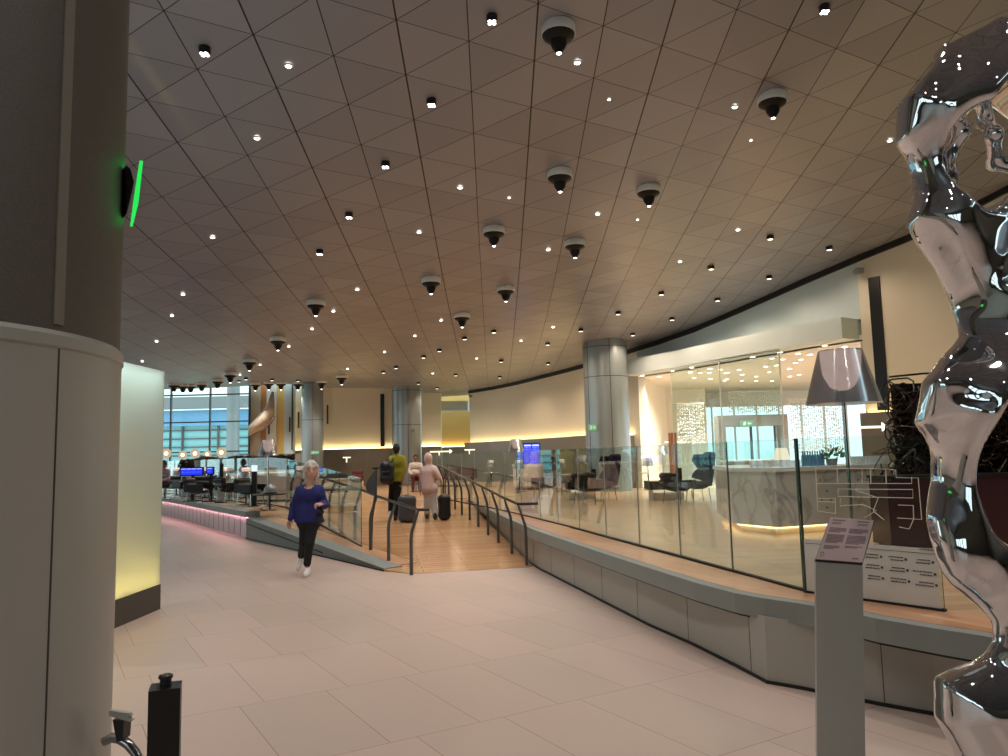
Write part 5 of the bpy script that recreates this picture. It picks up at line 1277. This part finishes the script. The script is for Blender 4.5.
sdf_obj('hair', [([('e', hc + up*.025 - ff*.02, (.092, .10, .10), 0), ('c', hc - ff*.07 - up*.02, hc - ff*.06 - up*.05, .05, .045)], .009, .02)], 'hair_black', t, 2, clip=lambda X, Y, Z: np.where(Z - hc[2] < .055, (X-hc[0])*ff[0] + (Y-hc[1])*ff[1] - .03, -1.))
sh_ = [('c', chest + (-.12, 0, .05), chest + (.12, 0, .05), .095, .095), ('c', chest + (-.10, 0, -.02), chest + (.10, 0, -.02), .122, .122), ('c', belly + (-.08, 0, 0), belly + (.08, 0, 0), .122, .122), ('c', pel + (-.08, 0, .06), pel + (.08, 0, .06), .122, .122), ('c', chest + (0, 0, .10), neck, .09, .066),
       ('c', sL, sL + (eL-sL)*.7, .068, .068), ('c', sR, sR + (eR-sR)*.7, .068, .070)]
sh_ += torso(chest, pel, .085, .08, .118, .12)
sdf_obj('shirt', [(sh_, .012, .035)], 'mustard', t, 2, clip=lambda X, Y, Z: np.where(np.abs(X - pel[0]) < .26, (pel[2]+.02) - Z, -1.))
sdf_obj('trousers', [([('c', pel + (-.07, 0, .0), pel + (.07, 0, .0), .115, .115), ('c', hL, kL, .10, .075), ('c', kL, aL + up*.03, .072, .058), ('c', hR, kR, .10, .075), ('c', kR, aR + up*.03, .072, .058)], .012, .03)], 'trouser_black', t, 2)
shoe('shoe', (aR[0], aR[1]-.03, aR[2]-.045), (aR[0], aR[1]+.17, aR[2]-.045), 'black_leather', t); shoe('shoe', (aL[0], aL[1]-.03, aL[2]-.03), (aL[0]-.02, aL[1]+.17, aL[2]-.055), 'sneaker_white', t)
t.scale = (.84, .9, 1); loc = Vector(t.location); Pm = P
bp = loc + Vector(P(386.3, 471.5, -.20)); b = empty('backpack', bp, label='large black backpack slung on the left shoulder of the man in mustard', cat='bag')
sdf_obj('bag_body', [([('c', (-.04, 0, -.17), (.06, 0, -.17), .10, .10), ('c', (-.03, 0, .08), (.05, 0, .08), .11, .11), ('c', (0, .0, .14), (.04, 0, .15), .09, .08), ('c', (-.02, 0, -.12), (-.01, 0, .08), .12, .12), ('c', (.04, 0, -.12), (.03, 0, .08), .12, .12)], .014, .05)], 'black_leather', b, 2)
sdf_obj('front_pocket', [([('c', (-.02, -.10, -.14), (.05, -.10, -.14), .055, .055), ('c', (-.02, -.10, -.02), (.05, -.10, -.02), .05, .05)], .012, .03)], 'cloth_dark', b, 2)
MB().tube([(.08, .02, .16), (.13, .10, .27), (.12, .24, .22), (.10, .28, .02), (.05, .12, -.2)], .018, 6).build('strap', 'black_leather', b)
MB().tube([(0, 0, .22), (.0, -.02, .26), (.05, -.02, .26), (.05, 0, .22)], .008, 6).build('grab_handle', 'black_leather', b)
def suitcase(x0, x1, y0, y1, yb, hx0, hx1, hy, m, label, root, P, rz_=0.):
    a = Vector(P(x0, y1, yb)); b_ = Vector(P(x1, y0, yb)); W = b_.x-a.x; H = b_.z-a.z; c = root + (a+b_)/2; g = rz(c.x, c.y)
    c.z = g + H/2 + .05
    t = empty('suitcase', (c.x, c.y, g), rz_, label=label, cat='suitcase')
    sdf_obj('shell', [([('c', (-W/2+.07, .0, .10), (W/2-.07, 0, .10), .075, .075), ('c', (-W/2+.07, 0, H-.02), (W/2-.07, 0, H-.02), .075, .075), ('c', (-W/2+.06, 0, .1), (-W/2+.06, 0, H-.02), .07, .07), ('c', (W/2-.06, 0, .1), (W/2-.06, 0, H-.02), .07, .07), ('c', (0, 0, .12), (0, 0, H-.04), .12, .12)], .013, .05)], m, t, 2)
    hh = (root + Vector(P(hx0, hy, yb))).z - g; hw_ = abs((Vector(P(hx1, hy, yb)) - Vector(P(hx0, hy, yb))).x)/2; hxc = (root + Vector(P((hx0+hx1)/2, hy, yb))).x - c.x
    MB().tube([(hxc-hw_, 0, H*.8), (hxc-hw_, 0, hh), (hxc+hw_, 0, hh), (hxc+hw_, 0, H*.8)], .009, 6).build('pull_handle', 'steel' if m == 'suitcase_grey' else 'black_plastic', t)
    for sx in (-1, 1):
        for sy in (-1, 1):
            o = MB().lathe([(.026, -.012), (.026, .012)], n=16).build('wheel', 'black_plastic', t, smooth=True); o.rotation_euler = (0, PI/2, 0); o.location = (sx*(W/2-.06), sy*.07, .027)
    return t
suitcase(399, 415.5, 502.5, 527, -.35, 401.8, 408, 486, 'suitcase_grey', 'dark grey wheeled suitcase pulled by the man in mustard', loc, Pm)

# --- woman in long pink scarf, from behind
t, P, s = person(431, 519.5, 'woman in a long pale pink scarf and white trousers seen from behind on the ramp')
hc = V3(P(428, 459)); hr = .105; face = (.1, .99); ff = np.array((*face, 0))
neck = V3(P(428.3, 464.5)); chest = V3(P(429, 471)); belly = V3(P(429.5, 482)); pel = V3(P(430, 491.5))
sL, eL, wL = V3(P(422.4, 470)), V3(P(419, 481)), V3(P(418.6, 490.5, -.03)); sR, eR, wR = V3(P(435.5, 469.5)), V3(P(440.5, 474.5, -.02)), V3(P(443.3, 480, -.10))
hL, kL, aL = V3(P(427, 494)), V3(P(426.5, 506, .04)), V3(P(426.5, 515.5, .10)); hR, kR, aR = V3(P(433.5, 494)), V3(P(434.3, 506)), V3(P(436, 515.8, -.04))
body = head_prims(hc, hr, face) + [('c', hc - (0, 0, .06), neck, .05, .05), ('c', chest + (-.09, 0, .0), chest + (.09, 0, .0), .095, .095), ('c', belly + (-.06, 0, 0), belly + (.06, 0, 0), .10, .10), ('c', pel + (-.07, 0, 0), pel + (.07, 0, 0), .11, .11),
        ('c', sL, eL, .045, .036), ('c', eL, wL, .034, .024), ('c', sR, eR, .045, .036), ('c', eR, wR, .034, .024), ('c', hL, kL, .08, .05), ('c', kL, aL, .048, .034), ('c', hR, kR, .08, .05), ('c', kR, aR, .048, .034)]
sdf_obj('body', [(body, .0125, .03), hand(wR, (.35, -.2, -.9), 1, .95, .9, (-1, 0, 0)), hand(wL, (.0, -.1, -1), -1, .95, .6, (1, 0, 0)), (head_prims(hc, hr, face), .008, .012)], 'skin', t, 2)
face_bits(hc, hr, face, t)
sc_ = [('e', hc + up*.01 - ff*.025, (.108, .115, .128), 0), ('c', neck + (0, -.02, .0), chest + (0, -.03, .0), .085, .15), ('c', chest + (-.10, -.02, -.02), chest + (.10, -.02, -.02), .12, .12), ('c', chest + (-.02, -.05, -.05), V3(P(428, 488, -.06)), .14, .155), ('c', V3(P(426.5, 488, -.04)), V3(P(433.5, 489, -.04)), .12, .12),
       ('c', sR, V3(P(441.5, 478, -.03)), .085, .062), ('c', sL, V3(P(419.6, 484, 0)), .085, .055), ('c', V3(P(424, 473, -.04)), V3(P(422.5, 492.5, -.05)), .06, .05)]
def facehole(X, Y, Z):
    return .055 - np.sqrt((X-hc[0]-ff[0]*.11)**2 + (Y-hc[1]-ff[1]*.11)**2 + ((Z-hc[2]+.01)*.8)**2)
hz = V3(P(430, 495.3))[2]
sdf_obj('scarf', [(sc_, .0105, .04)], 'scarf_pink', t, 1, warp=lambda X, Y, Z: .010*np.sin((X - hc[0])/(np.maximum(hc[2]+.25-Z, .2))*16) * np.clip((hc[2]-Z)*6, 0, 1), clip=lambda X, Y, Z: np.maximum(facehole(X, Y, Z), np.where(np.abs(X) < .6, hz + .02*np.sin(X*22) - Z, -1)))
sdf_obj('sleeve', [([('c', eL, wL, .05, .045)], .011, .02)], 'lilac_cloth', t, 2)
sdf_obj('trousers', [([('c', pel + (-.06, 0, -.02), pel + (.06, 0, -.02), .12, .12), ('c', hL, kL, .10, .085), ('c', kL, aL + up*.02, .085, .08), ('c', hR, kR, .10, .088), ('c', kR, aR + up*.02, .088, .082)], .012, .03)], 'linen_white', t, 2)
shoe('shoe', (aR[0], aR[1]-.05, aR[2]-.03), (aR[0]+.01, aR[1]+.14, aR[2]-.03), 'brown_leather', t, .05); shoe('shoe', (aL[0], aL[1]-.05, aL[2]-.03), (aL[0]-.01, aL[1]+.14, aL[2]-.03), 'brown_leather', t, .045)
t.scale = (.86, .9, 1)
suitcase(439.2, 449.5, 493.5, 516, -.16, 441, 445.5, 480, 'black_leather', 'black wheeled suitcase beside the woman in the pink scarf', Vector(t.location), P)

# --- seated figures in the lounge
def seated(x, Y, rot, top, low, skin_, hair_, label):
    t = empty('person', pz(x, Y), rot, label=label, cat='person'); t.scale = (.86, .86, .92)
    hc = np.array((0, -.02, 1.17)); f = (0, -1); pr = head_prims(hc, .115, f)
    pr += [('c', (0, 0, 1.08), (0, .02, .98), .05, .055), ('c', (-.13, .03, .90), (.13, .03, .90), .09, .09), ('c', (-.08, .06, .65), (.08, .06, .65), .11, .11), ('c', (-.09, .05, .50), (.09, .05, .50), .11, .11)]
    arms, legs, hs = [], [], []
    for s_ in (-1, 1):
        a = [('c', (s_*.19, .03, .92), (s_*.24, -.02, .68), .05, .04), ('c', (s_*.24, -.02, .68), (s_*.14, -.24, .62), .038, .027)]; l_ = [('c', (s_*.10, .02, .50), (s_*.12, -.40, .50), .085, .06), ('c', (s_*.12, -.40, .50), (s_*.12, -.42, .10), .056, .038)]
        arms += a; legs += l_; hs.append(hand((s_*.14, -.24, .62), (-s_*.4, -.9, -.2), s_, 1, .5, (0, 0, -1)))
    sdf_obj('body', [(pr + arms + legs, .014, .03)] + hs + [(head_prims(hc, .115, f), .008, .012)], skin_, t, 2); face_bits(hc, .115, f, t)
    sdf_obj('hair', [([('e', hc + (0, .02, .03), (.095, .10, .10), 0), ('c', hc + (0, .07, 0), hc + (0, .07, -.08), .06, .05)], .01, .02)], hair_, t, 2, clip=lambda X, Y, Z: np.where(Z - hc[2] < .06, -(Y - hc[1]) - .03, -1.))
    sdf_obj('shirt', [([('c', (-.14, .03, .91), (.14, .03, .91), .10, .10), ('c', (-.08, .05, .66), (.08, .05, .66), .125, .125), ('c', (0, .03, .93), (0, .02, 1.0), .10, .07)] + [('c', a[1], tuple(np.array(a[1]) + (np.array(a[2])-np.array(a[1]))*.9), a[3]+.016, a[4]+.016) for a in arms], .013, .035)], top, t, 2)
    sdf_obj('trousers', [([('c', (-.09, .05, .50), (.09, .05, .50), .12, .12)] + [('c', l_[1], l_[2], l_[3]+.014, l_[4]+.018) for l_ in legs], .013, .03)], low, t, 2)
    for s_ in (-1, 1): shoe('shoe', (s_*.12, -.40, .045), (s_*.12, -.58, .04), 'black_leather', t)
seated(415.8, 24.6, .15, 'linen_white', 'maroon_fabric', 'skin_dark', 'hair_black', 'person in white shirt and dark red trousers sitting beyond the ramp between two walkers')
seated(164, 23.4, -.4, 'lilac_cloth', 'cloth_dark', 'skin_dark', 'hair_black', 'person in mauve sitting at the far left beside the luminous glass wall')
for x_, Y_, r_, lb_ in [(415.8, 24.6, .15, 'dark stool chair under the seated person in the white shirt'), (164, 23.4, -.4, 'dark stool chair under the seated person in mauve')]:
    t = empty('stool', pz(x_, Y_), r_, label=lb_, cat='stool'); MB().lathe([(.21, .34), (.22, .36), (.21, .375)], (0, .06, 0), 24).build('seat', 'black_leather', t, smooth=True); MB().lathe([(.025, .02), (.025, .34)], (0, .06, 0), 12).build('stem', 'steel', t); MB().lathe([(.18, 0), (.17, .02)], (0, .06, 0), 24).build('base', 'steel', t)

# ------------------------------------------------------------------ final tidy: every display part gets its own name if unnamed
bpy.context.view_layer.update()
